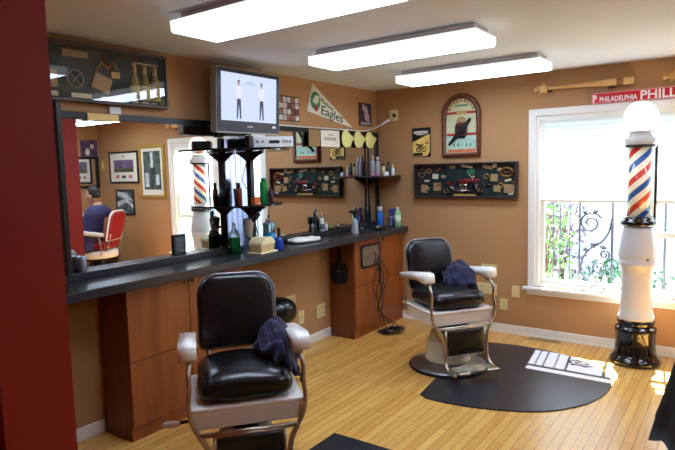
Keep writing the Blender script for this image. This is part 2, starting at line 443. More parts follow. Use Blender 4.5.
fixture(.795, -2.165, 'middle of the three fluorescent ceiling lights in a row')
fixture(.815, -.995, 'fluorescent ceiling light closest to the window wall')
fixture(3.42, -.97, 'fluorescent ceiling light over the red chair, seen in the mirror')
fixture(3.55, -2.15, 'fluorescent ceiling light behind the red divider')
fixture(3.45, -3.36, 'added fill light out of frame nearest the red partition, brightens the chair fronts')  # unseen fixture, added as fill to light the chair fronts

# ------------------------------------------------------------------ counter and cabinets
ct = empty('counter', (0,0,0), 0, 'long black laminate countertop running below the wall mirror', 'counter')
MB().box((0.001,-4.69,.945), (.37,-.001,1.0), bev=.006).build('countertop', M['counter'], ct)
MB().box((0.001,-4.69,1.0), (.06,-.001,1.045), bev=.004).build('backsplash', M['counter'], ct)
def cabinet(y0, label):
    t = empty('base_cabinet', (0,y0,0), 0, label, 'cabinet', 'cherry cabinets under the counter')
    L = .935 if y0 < -2 else .93
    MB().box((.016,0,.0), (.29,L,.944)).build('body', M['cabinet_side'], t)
    MB().box((.29,.0,.0), (.293,L,.085)).build('toe_kick', M['cabinet'], t)
    for i in range(2):
        for (za, zb, kz) in ((.09,.492,None), (.497,.942,.915)):
            ya = .003+i*L/2; yb = ya+L/2-.006
            d = MB().box((.2905,ya,za), (.31,yb,zb), bev=.002).build('door', M['cabinet'], t)
            ky = (yb-.035) if i == 0 else (ya+.035)
            kz2 = kz if kz else .462
            MB().lathe([(.004,0),(.004,.012),(.011,.016),(.013,.022),(.009,.028),(0,.029)], 14, mtx=frame_mtx((.3101,ky,kz2),(0,1,0),(0,0,1))).build('knob', M['brass'], d)
    return t
cabinet(-3.368, 'cherry wood base cabinet behind the nearest black barber chair')
cabinet(-.944, 'cherry wood base cabinet in the corner with a hand mirror on its side')

# ------------------------------------------------------------------ wall mirror
wm = empty('wall_mirror', (0,-1.75,1.045), 0, 'wide black framed mirror running along the wall above the counter', 'mirror')
my0, my1 = -3.55, -.045
MB().box((.001,my0+1.75,.002), (.003,my1+1.75,.915)).build('glass', M['mirror'], wm)
MB().box((.001,my0+1.75-.03,.916), (.03,1.70,.956), bev=.002).build('top_rail', M['black'], wm)
MB().box((.001,1.712,.0), (.022,1.742,.955), bev=.002).build('frame_post', M['black'], wm)
sp = MB().box((.001,my0+1.75-.031,.002), (.078,my0+1.75-.001,1.0), bev=.002).build('side_board', M['black'], wm)

# ------------------------------------------------------------------ display cases and pictures
green_felt = mat('dark_green_felt', (16,40,38), .8, var=.3, vscale=20)
walnut = wood('dark_walnut', (48,30,22), (72,46,32), .4, 'X', 12)
case_black = mat('case_frame_dark', (40,34,34), .4)
def shadow_box(name, label, L, Hh, D, mtx, framem):
    t = empty(name, (0,0,0), 0, label, 'display case'); t.matrix_world = mtx
    f = MB(); w_ = .016
    f.box((0,0,.001), (L,w_,D), bev=.002).box((0,Hh-w_,.001), (L,Hh,D), bev=.002).box((0,w_,.001), (w_,Hh-w_,D), bev=.002).box((L-w_,w_,.001), (L,Hh-w_,D), bev=.002)
    f.build('frame', framem, t)
    MB().box((w_,w_,.001), (L-w_,Hh-w_,.006)).build('backing', green_felt, t)
    MB().box((w_,w_,D-.012), (L-w_,Hh-w_,D-.009)).build('glass', M['case_glass'], t)
    return t
gold = mat('gold_card', (196,160,84), .5)
tan = mat('tan_card', (170,140,96), .7)
cream = mat('cream_card', (220,206,170), .7)
dkred = mat('dark_red_enamel', (120,24,26), .3)
# case on the window wall with a model motorcycle
cs = shadow_box('display_case', 'glazed shadow box with a red model motorcycle on the window wall', 1.065, .345, .065, RIGHT(.475,1.308,0), case_black)
mc = MB()
for cx in (.40,.66):
    for i in range(1):
        ring = [(cx+.055*math.cos(2*PI*k/24), .10+.055*math.sin(2*PI*k/24), .03) for k in range(24)]
        mc.tube(ring, .011, 8, closed=True, mi=1)
        for k in range(6):
            a = PI*k/6; mc.tube([(cx-.05*math.cos(a),.10-.05*math.sin(a),.03),(cx+.05*math.cos(a),.10+.05*math.sin(a),.03)], .002, 4, mi=2)
mc.super((.545,.165,.03), (.13,.05,.03), .8, .8, 20, 12, 0)
mc.super((.44,.155,.03), (.13,.035,.03), .6, .8, 20, 12, 1)
mc.super((.39,.145,.03), (.09,.04,.026), .8, .8, 20, 12, 0)
mc.super((.53,.10,.03), (.09,.08,.03), .5, .5, 20, 12, 2)
mc.tube([(.66,.10,.03),(.63,.17,.03),(.60,.22,.03),(.57,.235,.03)], .006, 6, mi=2)
mc.tube([(.40,.085,.04),(.50,.07,.04),(.60,.075,.04)], .008, 6, mi=2)
mc.super((.655,.17,.03), (.09,.03,.026), .8, .8, 20, 12, 0)
mc.super((.635,.205,.03), (.03,.03,.03), 1, 1, 16, 10, 2)
mc.build('motorcycle_model', [dkred, M['black_matte'], M['chrome']], cs)
MB().box((.42,.018,.024), (.66,.038,.026)).build('stand', gold, cs)
rnd = random.Random(3)
for (x,y,w_,h_,m_) in ((.06,.05,.07,.08,tan),(.10,.16,.05,.02,cream),(.19,.19,.06,.05,cream),(.20,.07,.08,.08,tan),(.38,.29,.06,.03,tan),(.50,.295,.12,.025,cream),(.72,.28,.10,.035,tan),(.82,.29,.04,.04,cream),(.80,.16,.07,.07,tan),(.83,.06,.07,.06,tan),(.94,.16,.06,.02,cream),(.93,.05,.10,.08,tan),(.97,.03,.05,.018,cream),(.56,.23,.08,.05,mat('green_card',(40,110,80),.6))):
    a = rnd.uniform(-.2,.2)
    MB().box((-w_/2,-h_/2,0), (w_/2,h_/2,.012), bev=.002, mtx=Matrix.Translation((x+w_/2,y+h_/2,.007)) @ Matrix.Rotation(a,4,'Z')).build('display_card', m_, cs)
MB().tube([(.96+.06*math.cos(2*PI*k/20),.245+.04*math.sin(2*PI*k/20),.02) for k in range(20)], .010, 8, closed=True).box((.93,.235,.01),(.99,.255,.03)).build('emblem', mat('bronze',(150,104,60),.35,1.), cs)
MB().tube([(.07+.04*math.cos(2*PI*k/20),.25+.04*math.sin(2*PI*k/20),.02) for k in range(20)], .006, 8, closed=True).box((.04,.245,.01),(.10,.255,.025)).build('emblem', mat('pewter',(120,124,110),.4,1.), cs)
bron = mat('bronze',(150,104,60),.35,1.); brs2 = mat('old_brass',(176,140,74),.4,.8)
for k,(x,y) in enumerate(((.15,.27),(.26,.28),(.31,.21),(.34,.07),(.27,.13),(.70,.07),(.76,.21),(.78,.12),(.89,.27),(.90,.12),(1.03,.14),(.13,.09))):
    if k % 3 == 0: MB().tube([(x+.022*math.cos(2*PI*j/14),y+.022*math.sin(2*PI*j/14),.018) for j in range(14)], .006, 6, closed=True).build('ornament', brs2, cs)
    elif k % 3 == 1: MB().tube([(x-.025,y-.015,.018),(x,y+.012,.02),(x+.028,y-.004,.018)], [.006,.010,.005], 8).build('ornament', bron, cs)
    else: MB().super((x,y,.018), (.05,.035,.02), .7, .7, 16, 10).build('ornament', tan, cs)
# case above the mirror with bottles
cs = shadow_box('display_case', 'glazed shadow box with three bottles hung above the mirror', 1.09, .345, .075, LEFT(-3.885,2.055,0), walnut)
lblm = mat('straw_label', (206,190,130), .6)
for i in range(3):
    x = .86+i*.078
    g = MB().lathe([(.030,0),(.032,.006),(.032,.10),(.026,.13),(.013,.165),(.012,.215),(.014,.218),(.014,.226),(0,.227)], 18, mtx=frame_mtx((x,.045,.036),(1,0,0),(0,0,-1))).build('bottle', mat('amber_glass',(150,132,60),.15), cs)
    MB().lathe([(.0326,.03),(.0328,.09)], 18, mtx=frame_mtx((x,.045,.036),(1,0,0),(0,0,-1))).build('bottle_label', lblm, g)
    MB().lathe([(.0145,.17),(.0145,.2275),(0,.2285)], 12, mtx=frame_mtx((x,.045,.036),(1,0,0),(0,0,-1))).build('foil', gold, g)
for (x,y,w_,h_,m_) in ((.40,.265,.16,.04,tan),(.24,.08,.12,.10,tan),(.26,.03,.10,.028,cream),(.44,.03,.13,.028,cream),(.63,.03,.13,.02,cream),(.71,.17,.06,.04,gold),(.86,.283,.20,.008,cream),(.85,.03,.045,.012,cream),(.93,.03,.045,.012,cream),(1.0,.03,.045,.012,cream)):
    MB().box((x,y,.007), (x+w_,y+h_,.016), bev=.002).build('display_card', m_, cs)
MB().box((-.06,-.05,0), (.06,.05,.012), bev=.002, mtx=Matrix.Translation((.64,.13,.008)) @ Matrix.Rotation(-.35,4,'Z')).build('display_card', tan, cs)
MB().tube([(.47+.05*math.cos(2*PI*k/20),.14+.05*math.sin(2*PI*k/20),.014) for k in range(20)], .004, 6, closed=True).tube([(.43,.10,.014),(.51,.18,.014)], .004, 6).tube([(.43,.18,.014),(.51,.10,.014)], .004, 6).build('emblem', M['steel'], cs)
MB().tube([(.60,.20,.02),(.64,.26,.02),(.68,.22,.02),(.72,.27,.02),(.74,.22,.02)], .012, 8).build('ornament', mat('bronze',(150,104,60),.35,1.), cs)
MB().tube(smooth_path([(.15,.18,.02),(.17,.26,.02),(.23,.28,.02),(.28,.2,.02)],6), .007, 8).build('ornament', gold, cs)
# arched pub sign
def arch_outline(w_, h_, n=20):
    r = w_/2
    return [(0,0),(w_,0)]+[(r+r*math.cos(PI*i/n), h_-r+r*math.sin(PI*i/n)) for i in range(n+1)]
ar = empty('arched_sign', (0,0,0), 0, 'arched wooden framed sign with red bands and black emblem', 'sign'); ar.matrix_world = RIGHT(.774,1.703,0)
AW, AH = .408, .625
out = arch_outline(AW, AH)
rim = [(.024+(x)*(AW-.048)/AW, .03+y*(AH-.054)/AH) for x, y in out]
brown = wood('chestnut_frame', (84,40,22), (112,58,32), .35, 'Z', 12)
MB().tube([(x,y,.022) for x,y in rim], .026, 8, closed=True).build('frame', brown, ar)
MB().prism(arch_outline(AW-.05,AH-.055), .002, .012, mtx=Matrix.Translation((.025,.03,0))).build('panel', mat('pale_green_cream', (206,208,164), .45, var=.12, vscale=5), ar)
redp = mat('sign_red', (178,44,36), .5)
MB().box((.05,.425,.012), (.358,.450,.0135)).build('red_band', redp, ar)
MB().box((.05,.215,.012), (.358,.240,.0135)).build('red_band', redp, ar)
MB().box((.155,.420,.0136), (.255,.456,.016), bev=.004).build('gold_plaque', gold, ar)
MB().box((.05,.06,.012), (.358,.215,.013)).build('lower_field', mat('pale_mint', (178,208,188), .5, var=.15, vscale=14), ar)
arc = MB()
for i in range(9):
    a = PI*(.14+.72*i/8); r = .140
    arc.box((-.012,-.016,0), (.012,.016,.0015), mtx=Matrix.Translation((.204+r*math.cos(a), .418+r*math.sin(a), .012)) @ Matrix.Rotation(a-PI/2,4,'Z'))
arc.build('gilt_ornament', mat('gilt', (178,134,62), .4), ar)
MB().box((.14,.50,.012), (.27,.515,.0135)).build('green_band', mat('sign_green', (70,130,84), .5), ar)
em = MB()
em.super((.204,.27,.022), (.13,.15,.02), .6, .6, 24, 12, 1)
em.super((.204,.355,.018), (.10,.09,.012), 1, 1, 24, 12, 2)
em.tube([(.08,.13,.034),(.15,.20,.036),(.23,.285,.036),(.305,.375,.034)], [.010,.02,.024,.012], 10, mi=0)
em.tube([(.165,.225,.036),(.245,.205,.034)], .016, 8, mi=0); em.tube([(.175,.30,.036),(.25,.245,.034)], .014, 8, mi=0)
em.build('emblem', [M['black_matte'], mat('dark_maroon',(92,36,36),.5), tan], ar)
for x in (.12,.16,.25,.29):
    MB().box((x,.11,.0132), (x+.016,.14,.0142)).build('green_mark', mat('sign_green', (70,130,84), .5), ar)
MB().box((.06,.052,.0132), (.348,.085,.0142)).build('orange_strip', mat('sign_orange', (206,120,74), .5, var=.4, vscale=60), ar)
# yellow small picture
yp = empty('tin_sign', (0,0,0), 0, 'small yellow and black picture beside the arched sign', 'picture'); yp.matrix_world = RIGHT(.434,1.728,0)
MB().box((0,0,.001), (.207,.294,.012), bev=.002).build('board', M['black_matte'], yp)
MB().prism([(.006,.006),(.17,.006),(.2,.05),(.2,.23),(.006,.15)], .012, .0135).build('yellow_field', mat('sign_yellow', (234,200,104), .5, var=.2, vscale=16), yp)
MB().box((.02,.235,.012), (.18,.262,.0135)).box((.05,.222,.012),(.15,.23,.0135)).build('white_band', mat('white_band', (214,206,190), .6, var=.5, vscale=60), yp)
b_ = MB()
for cx in (.075,.135):
    b_.tube([(cx+.024*math.cos(2*PI*k/16),.075+.024*math.sin(2*PI*k/16),.0145) for k in range(16)], .005, 6, closed=True)
b_.tube([(.05,.13,.0145),(.09,.115,.0145),(.13,.12,.0145)], .009, 6).tube([(.075,.075,.0145),(.10,.11,.0145),(.135,.075,.0145)], .006, 6)
b_.build('motorbike_picture', mat('sepia_ink', (74,48,22), .6), yp)
MB().box((.15,.13,.0136), (.19,.145,.0144)).build('red_mark', redp, yp)
MB().box((.01,.01,.0136), (.12,.04,.0142)).build('dark_band', M['black_matte'], yp)
# pictures at the right of the window, seen in the mirror
def framed(name, label, x0, x1, z0, z1, fm, fwid, matm, matw, D=.02, mtxf=RIGHT):
    t = empty(name, (0,0,0), 0, label, 'framed picture'); t.matrix_world = mtxf(x0, z0, 0)
    L, Hh = x1-x0, z1-z0; f = MB()
    f.box((0,0,.001),(L,fwid,D),bev=.003).box((0,Hh-fwid,.001),(L,Hh,D),bev=.003).box((0,fwid,.001),(fwid,Hh-fwid,D),bev=.003).box((L-fwid,fwid,.001),(L,Hh-fwid,D),bev=.003)
    f.build('frame', fm, t)
    MB().box((fwid,fwid,.001), (L-fwid,Hh-fwid,.008)).build('mount', matm, t)
    return t
photo_dark = mat('monochrome_photo', (90,96,96), .4, var=.9, vscale=7)
p = framed('framed_picture', 'black framed landscape photo in a white mount beyond the window', 4.27,5.02,1.49,1.98, M['black'],.025, M['paper'],.1)
MB().box((.12,.17,.008), (.63,.36,.010)).build('photograph', mat('dusk_photo', (112,92,120), .4, var=.5, vscale=6), p)
MB().box((.12,.17,.0101), (.63,.23,.0108)).build('photo_foreground', mat('dusk_ground', (84,84,52), .4, var=.5, vscale=12), p)
MB().box((.16,.075,.008), (.25,.125,.010)).build('seal', mat('pink_seal', (196,110,110), .5, var=.3, vscale=40), p)
MB().box((.33,.075,.008), (.43,.12,.010)).build('seal', mat('dark_seal', (60,56,44), .5), p)
MB().box((.50,.075,.008), (.59,.125,.010)).build('seal', mat('pink_seal', (196,110,110), .5), p)
MB().box((.35,.40,.008), (.39,.43,.010)).build('seal', mat('grey_seal', (120,120,120), .5), p)
p = framed('framed_picture', 'tall gold framed poster hung next to the window', 3.635,4.235,1.258,2.052, mat('gilt_frame', (206,168,84), .35, .6),.05, M['paper'],.05)
MB().box((.10,.13,.008), (.50,.70,.010)).build('print', mat('dark_green_print', (72,84,76), .5, var=.8, vscale=9), p)
MB().box((.27,.46,.0101), (.33,.68,.0107)).build('print_highlight', mat('pale_print', (196,206,206), .5, var=.4, vscale=20), p)
MB().box((.14,.20,.0101), (.22,.35,.0107)).box((.38,.17,.0101),(.47,.38,.0107)).build('print_highlight', mat('pale_print', (196,206,206), .5), p)
p = framed('framed_picture', 'black framed monochrome photo hung low beside the red chair', 4.42,4.89,.99,1.39, M['black'],.02, photo_dark,.0)
MB().prism([(.03,.22),(.44,.30),(.44,.37),(.2,.34)], .008, .0095).prism([(.03,.1),(.2,.2),(.44,.12),(.44,.2),(.2,.26),(.03,.16)], .008, .0095).build('print_highlight', mat('pale_print', (196,206,206), .5), p)
p = empty('plaque', (5.15,0,1.69), 0, 'small gold plaque in the room corner by the black mirror', 'plaque')
MB().box((0,-.014,0), (.10,0,.18), bev=.003).build('board', gold, p); MB().box((.03,-.016,.05), (.07,-.014,.14)).build('inlay', cream, p)
# pennant
pn = empty('pennant', (0,0,0), 0, 'white triangular felt football pennant with green helmet and lettering', 'pennant'); pn.matrix_world = LEFT(0,0,0)
MB().prism([(-1.126,2.412),(-1.22,2.154),(-.481,2.034)], .004, .007).build('felt', mat('white_felt', (232,228,214), .9), pn)
MB().prism([(-1.126,2.412),(-1.22,2.154),(-1.200,2.151),(-1.104,2.402)], .0071, .0085).build('band', mat('cream_felt', (222,214,186), .9), pn)
gfelt = mat('green_felt', (70,140,96), .9)
def disc(cx, cy, rx, ry, z0, z1, n=28): return [(cx+rx*math.cos(2*PI*i/n), cy+ry*math.sin(2*PI*i/n)) for i in range(n)], z0, z1
MB().prism(*disc(-1.085,2.255,.075,.085,.0071,.0085)).build('helmet', gfelt, pn)
MB().prism([(-1.13,2.25),(-1.08,2.31),(-1.03,2.30),(-1.035,2.25),(-1.075,2.22)], .0086, .0095).build('wing', mat('white_felt', (232,228,214), .9), pn)
MB().prism([(-1.11,2.205),(-1.06,2.22),(-1.05,2.17),(-1.085,2.155)], .0086, .0098).build('red_mark', redp, pn)
ang = math.atan2(2.034-2.154, -.481+1.22)
def pt_m(y, z, a): return Matrix.Translation((y,z,.0075)) @ Matrix.Rotation(a,4,'Z')
text_obj('Eagles', 'lettering', .118, pt_m(-1.005,2.142,ang-.03), mat('dark_green_ink', (46,84,64), .8), pn, width=.36, bold=.001)
text_obj('PHILADELPHIA', 'lettering', .045, pt_m(-1.01,2.262,ang-.27), gfelt, pn, width=.22, bold=.001)
# collage and photo above the mirror
cg = empty('photo_collage', (0,0,0), 0, 'collage of small photos on the wall beside the television', 'poster'); cg.matrix_world = LEFT(-1.602,2.05,0)
MB().box((0,0,.001), (.277,.215,.006)).build('sheet', mat('collage_dark', (60,40,34), .5), cg)
rnd = random.Random(5)
for i in range(5):
    for j in range(4):
        MB().box((.008+i*.054,.008+j*.051,.006), (.008+i*.054+.046,.008+j*.051+.043,.0072)).build('photo', mat('collage_photo_%d' % rnd.randrange(6), random.Random(i*4+j).choice([(206,196,190),(150,96,80),(90,96,110),(214,208,200),(120,70,50),(180,150,130)]), .4, var=.5, vscale=50), cg)
ph = empty('sports_photo', (0,0,0), 0, 'dark action photo on the wall above the corner of the mirror', 'poster'); ph.matrix_world = LEFT(-.352,2.062,0)
MB().box((0,0,.001), (.228,.238,.012), bev=.002).build('board', mat('plum_photo', (54,40,56), .4, var=.4, vscale=10), ph)
MB().super((.12,.13,.0135), (.07,.16,.004), 1, 1, 16, 8).super((.07,.19,.0135), (.05,.07,.004), 1, 1, 16, 8).super((.16,.08,.0135), (.05,.10,.004), 1,1,16,8).build('figure', mat('pink_grey_print', (190,164,172), .5, var=.3, vscale=30), ph)
MB().box((.02,.012,.0121), (.21,.04,.0130)).build('caption_band', mat('grey_print', (150,150,150), .5), ph)

# brass plaque and clip on top rail
pq = empty('plaque', (.031,-3.262,1.955), 0, 'blank gold plaque fixed on the mirror rail under the bottle case', 'plaque')
MB().box((0,-.105,0), (.006,.105,.043), bev=.0015).build('board', mat('gold_plaque', (222,190,110), .4), pq)
tb = tag(MB().box((.005,-3.205,2.003), (.018,-3.125,2.05), bev=.002).build('white_tag', M['white_plastic']), 'small white tag tucked under the bottle display case', 'tag')

# wall plates
def wall_plate(label, a, b_, z0, z1, side, kind, group='ivory wall plates'):
    t = empty('wall_plate', (0,0,0), 0, label, 'wall plate', group)
    w_, h_ = b_-a, z1-z0
    t.matrix_world = RIGHT(a, z0, 0) if side == 'R' else LEFT(a, z0, 0)
    MB().box((0,0,.0005), (w_,h_,.007), bev=.002).build('plate', M['plate'], t)
    if kind == 'outlet':
        n = max(1, round(w_/.085))
        for i in range(n):
            cx = w_*(i+.5)/n
            for cz in (.32,.68):
                MB().box((cx-.016,h_*cz-.013,.007), (cx+.016,h_*cz+.013,.009), bev=.003).build('socket', M['plate'], t)
                MB().box((cx-.008,h_*cz-.006,.009), (cx-.005,h_*cz+.006,.0094)).box((cx+.005,h_*cz-.006,.009), (cx+.008,h_*cz+.006,.0094)).build('slot', M['slot'], t)
    elif kind == 'switch':
        MB().box((w_/2-.006,h_/2-.012,.007), (w_/2+.006,h_/2+.012,.016), bev=.002).build('toggle', M['plate'], t)
    return t
wall_plate('square ivory outlet plate high in the corner with the cord plugged in', .166,.266,2.115,2.23,'R','outlet')
wall_plate('ivory double plate just above the armrest of the chair by the window wall', 1.18,1.335,.55,.66,'R','outlet')
wall_plate('wide ivory plate hidden behind the far chair armrest post', 1.13,1.335,.362,.472,'R','outlet')
wall_plate('ivory plate next to the window apron corner', 1.482,1.556,.362,.472,'R','switch')
wall_plate('lowest ivory outlet on the window wall, above the baseboard', 1.366,1.44,.222,.335,'R','outlet')
wall_plate('ivory double plate under the counter behind the nearest chair', -1.60,-1.462,.385,.51,'L','outlet')
wall_plate('narrow ivory plate under the counter between two wider ones', -1.425,-1.345,.22,.345,'L','switch')
wall_plate('ivory plate under the counter nearest the corner cabinet', -1.155,-1.025,.215,.345,'L','outlet')

# ------------------------------------------------------------------ bats and street sign above window
ash = wood('bat_ash', (206,154,84), (230,190,124), .35, 'X', 14)
def bat(x0, x1, label):
    t = empty('baseball_bat', (x0,-.04,2.285), 0, label, 'baseball bat', 'bats over the window'); L = x1-x0
    pr = [(0,0),(.022,.004),(.024,.014),(.015,.03),(.0125,.10),(.0135,.28*L/.8),(.02,.45*L/.8),(.028,.6*L/.8),(.031,.72*L/.8),(.028,L-.008),(0,L)]
    MB().lathe(pr, 20, mtx=frame_mtx((0,0,0),(0,1,0),(0,0,1))).build('bat_body', ash, t)
    st = []
    for i in range(10):
        r = .062 if i % 2 == 0 else .027; a = PI/2+PI*i/5; st.append((r*math.cos(a), r*math.sin(a)))
    MB().prism(st, -.006, .006, bev=.002, mtx=frame_mtx((.085,-.026,0),(1,0,0),(0,0,1))).build('star', mat('antique_gold', (206,158,84), .4, .2), t)
    MB().box((.10,.0,-.03), (.14,.0385,-.012)).box((L-.2,0.0,-.045), (L-.16,.0385,-.028)).build('hanger', walnut, t)
    MB().lathe([(.0318,0),(.0318,.05)], 20, mtx=frame_mtx((L-.13,0,0),(0,1,0),(0,0,1))).build('burned_mark', mat('bat_brand', (140,96,46), .5), t)
    return t
bat(1.693, 2.497, 'wooden baseball bat with gold star over the window, closest to the corner')
bat(2.70, 3.50, 'wooden baseball bat with gold star above the red street sign')
sg = empty('street_sign', (2.168,-.03,2.1165), 0, 'red street sign with white lettering standing on the window casing', 'sign')
MB().box((0,0,0), (.775,.003,.093)).build('board', mat('street_red', (196,22,34), .45), sg)
wl = mat('street_white', (240,236,236), .5)
e = MB(); e.box((.004,-.001,.0865),(.771,0,.089)).box((.004,-.001,.004),(.771,0,.0065)).box((.004,-.001,.0065),(.0065,0,.0865)).box((.7685,-.001,.0065),(.771,0,.0865)); e.build('border', wl, sg)
sm = lambda x, z: frame_mtx((x,-.001,z),(1,0,0),(0,0,1))
text_obj('P', 'lettering', .085, sm(.012,.014), wl, sg, width=.032, bold=.003)
text_obj('PHILADELPHIA', 'lettering', .056, sm(.066,.016), wl, sg, width=.285, bold=.0012)
text_obj('PHILLIES', 'lettering', .098, sm(.374,.012), wl, sg, width=.378, bold=.0022)

# ------------------------------------------------------------------ barber pole
px, py = 2.583, -.275
bp_ = empty('barber_pole', (px,py,0), 0, 'tall white barber pole with spiral stripes and globe lamp beside the window', 'barber pole')
gb = mat('gloss_black_enamel', (14,13,14), .08, coat=.5)
MB().lathe([(.17,0),(.188,.006),(.19,.03),(.178,.05),(.166,.06),(.158,.085),(.150,.10),(.146,.24),(.152,.262),(.154,.285),(.148,.30),(.135,.306),(.132,.325),(.137,.335),(.138,.352),(.132,.362)], 48).build('base', gb, bp_)
MB().lathe([(.126,.362),(.134,.37),(.133,.385),(.122,.405),(.116,.46),(.114,.60),(.118,.72),(.124,.785),(.136,.80),(.138,.815),(.136,.832),(.131,.842),(.138,.87),(.140,.895),(.132,.95),(.119,1.03),(.108,1.085),(.106,1.11)], 48).build('column', mat('pole_porcelain', (206,204,200), .25, coat=.2), bp_)
MB().lathe([(.010,0),(.010,.006),(0,.007)], 12, mtx=frame_mtx((.085,-.105,.858),(.77,.63,0),(0,0,1))).build('keyhole', gb, bp_)
MB().lathe([(.106,1.11),(.126,1.122),(.130,1.14),(.128,1.155),(.114,1.165),(.110,1.18),(.106,1.19)], 48).build('lower_collar', gb, bp_)
def stripe_mat():
    m = bpy.data.materials.new('spiral_stripes'); m.use_nodes = True
    nt = m.node_tree; b = nt.nodes['Principled BSDF']
    tc = nt.nodes.new('ShaderNodeTexCoord'); sx = nt.nodes.new('ShaderNodeSeparateXYZ')
    at = nt.nodes.new('ShaderNodeMath'); at.operation = 'ARCTAN2'
    nt.links.new(tc.outputs['Object'], sx.inputs[0]); nt.links.new(sx.outputs['Y'], at.inputs[0]); nt.links.new(sx.outputs['X'], at.inputs[1])
    dv = nt.nodes.new('ShaderNodeMath'); dv.operation = 'MULTIPLY'; dv.inputs[1].default_value = -2/(2*PI)
    ml = nt.nodes.new('ShaderNodeMath'); ml.operation = 'MULTIPLY'; ml.inputs[1].default_value = 1/.225
    ad = nt.nodes.new('ShaderNodeMath'); ad.operation = 'ADD'
    nt.links.new(at.outputs[0], dv.inputs[0]); nt.links.new(sx.outputs['Z'], ml.inputs[0])
    nt.links.new(dv.outputs[0], ad.inputs[0]); nt.links.new(ml.outputs[0], ad.inputs[1])
    ad2 = nt.nodes.new('ShaderNodeMath'); ad2.operation = 'ADD'; ad2.inputs[1].default_value = 10.0+STRIPE_PHASE
    nt.links.new(ad.outputs[0], ad2.inputs[0])
    fc = nt.nodes.new('ShaderNodeMath'); fc.operation = 'FRACT'; nt.links.new(ad2.outputs[0], fc.inputs[0])
    r = nt.nodes.new('ShaderNodeValToRGB'); r.color_ramp.interpolation = 'CONSTANT'
    cr = r.color_ramp; cream_, red_, blue_ = (*lin((248,234,204)),1), (*lin((206,56,36)),1), (*lin((40,86,158)),1)
    cr.elements[0].position = 0; cr.elements[0].color = cream_
    cr.elements[1].position = .23; cr.elements[1].color = red_
    for p_, c_ in ((.47,cream_),(.73,blue_),(.97,cream_)):
        e_ = cr.elements.new(p_); e_.color = c_
    nt.links.new(fc.outputs[0], r.inputs[0]); nt.links.new(r.outputs[0], b.inputs['Base Color'])
    nt.links.new(r.outputs[0], b.inputs['Emission Color']); b.inputs['Emission Strength'].default_value = .25
    b.inputs['Roughness'].default_value = .4
    return m
STRIPE_PHASE = .15
MB().lathe([(.082,1.19),(.082,1.728)], 48).build('striped_cylinder', stripe_mat(), bp_)
MB().lathe([(.0905,1.19),(.0905,1.728)], 48).build('glass_tube', clear_glass('tube_glass', refl=.05), bp_)
for a in (.15, PI*.62):
    MB().tube([(.112*math.cos(a),.112*math.sin(a)+.02,1.16), (.112*math.cos(a),.112*math.sin(a)+.02,1.75)], .011, 10).build('side_rod', gb, bp_)
MB().lathe([(.09,1.728),(.114,1.73),(.116,1.742),(.112,1.75)], 48).build('upper_collar', gb, bp_)
MB().lathe([(.112,1.75),(.118,1.758),(.12,1.79),(.112,1.80),(.09,1.812),(.082,1.835),(.086,1.85),(.09,1.856)], 48).build('cap', mat('pole_porcelain', (206,204,200), .25, coat=.2), bp_)
sph = [(.122*math.cos(-PI/2*.80+(PI/2*1.80)*i/24), .968+.0+.122*math.sin(-PI/2*.80+(PI/2*1.80)*i/24)) for i in range(25)]
MB().lathe([(r,z+1.0) for r,z in sph], 40).build('globe', mat('lit_globe', (255,252,240), .3, emit=(255,250,232), estr=.85), bp_)

# ------------------------------------------------------------------ mats, register
def flat_outline(pts, name, material, label, cat, t=.009, group=None):
    p = [(v.x, v.y) for v in pts]
    return tag(MB().prism(p, .0005, t, bev=.004).build(name, material), label, cat, group)
def mat_outline(corner_lo, corner_hi, far, cut_c, cut_r, straight=None):
    """D-shaped mat: straight side with a round cut for the chair base"""
    lo = Vector((*corner_lo,0)); hi = Vector((*corner_hi,0)); cc = Vector((*cut_c,0))
    side = []
    # straight side from hi to lo, cut by the circle
    d = (lo-hi); L = d.length; d.normalize()
    m = hi-cc; bq = m.dot(d); cq = m.dot(m)-cut_r**2; disc_ = bq*bq-cq
    if disc_ > 0:
        t1, t2 = -bq-math.sqrt(disc_), -bq+math.sqrt(disc_)
        a1 = (hi+d*t1-cc); a2 = (hi+d*t2-cc)
        th1, th2 = math.atan2(a1.y,a1.x), math.atan2(a2.y,a2.x)
        n = 20
        if th2 > th1: th2 -= 2*PI
        arc_ = [cc+Vector((cut_r*math.cos(th1+(th2-th1)*i/n), cut_r*math.sin(th1+(th2-th1)*i/n), 0)) for i in range(n+1)]
        side = [hi]+arc_+[lo]
    else: side = [hi, lo]
    curve = smooth_path([lo]+[Vector((*p,0)) for p in far]+[hi], 8)[1:-1]
    return side+curve
BASE2 = (1.335,-1.13)
o = mat_outline((1.426,-1.802), (1.27,-.47), [(1.52,-1.842),(1.76,-1.825),(2.02,-1.75),(2.25,-1.62),(2.43,-1.39),(2.515,-1.13),(2.515,-.86),(2.42,-.66),(2.22,-.48),(1.95,-.38),(1.65,-.36),(1.42,-.40)], BASE2, .322)
flat_outline(o, 'floor_mat', M['mat'], 'large D shaped black floor mat by the window', 'floor mat', group='black barber mats')
BASE1 = (1.165,-3.27)
o = mat_outline((1.262,-3.95), (1.262,-2.62), [(1.75,-3.98),(2.1,-3.9),(2.4,-3.65),(2.5,-3.28),(2.4,-2.92),(2.1,-2.68),(1.75,-2.62),(1.5,-2.615)], BASE1, .322)
flat_outline(o, 'floor_mat', M['mat'], 'black floor mat under the nearest barber chair', 'floor mat', group='black barber mats')
rg = empty('floor_register', (1.80,-.068,0), 0, 'tan metal floor vent beside the baseboard under the window', 'vent')
MB().box((-.17,-.042,.0005), (.17,.042,.006), bev=.002).build('vent_frame', mat('register_tan', (190,154,96), .5), rg)
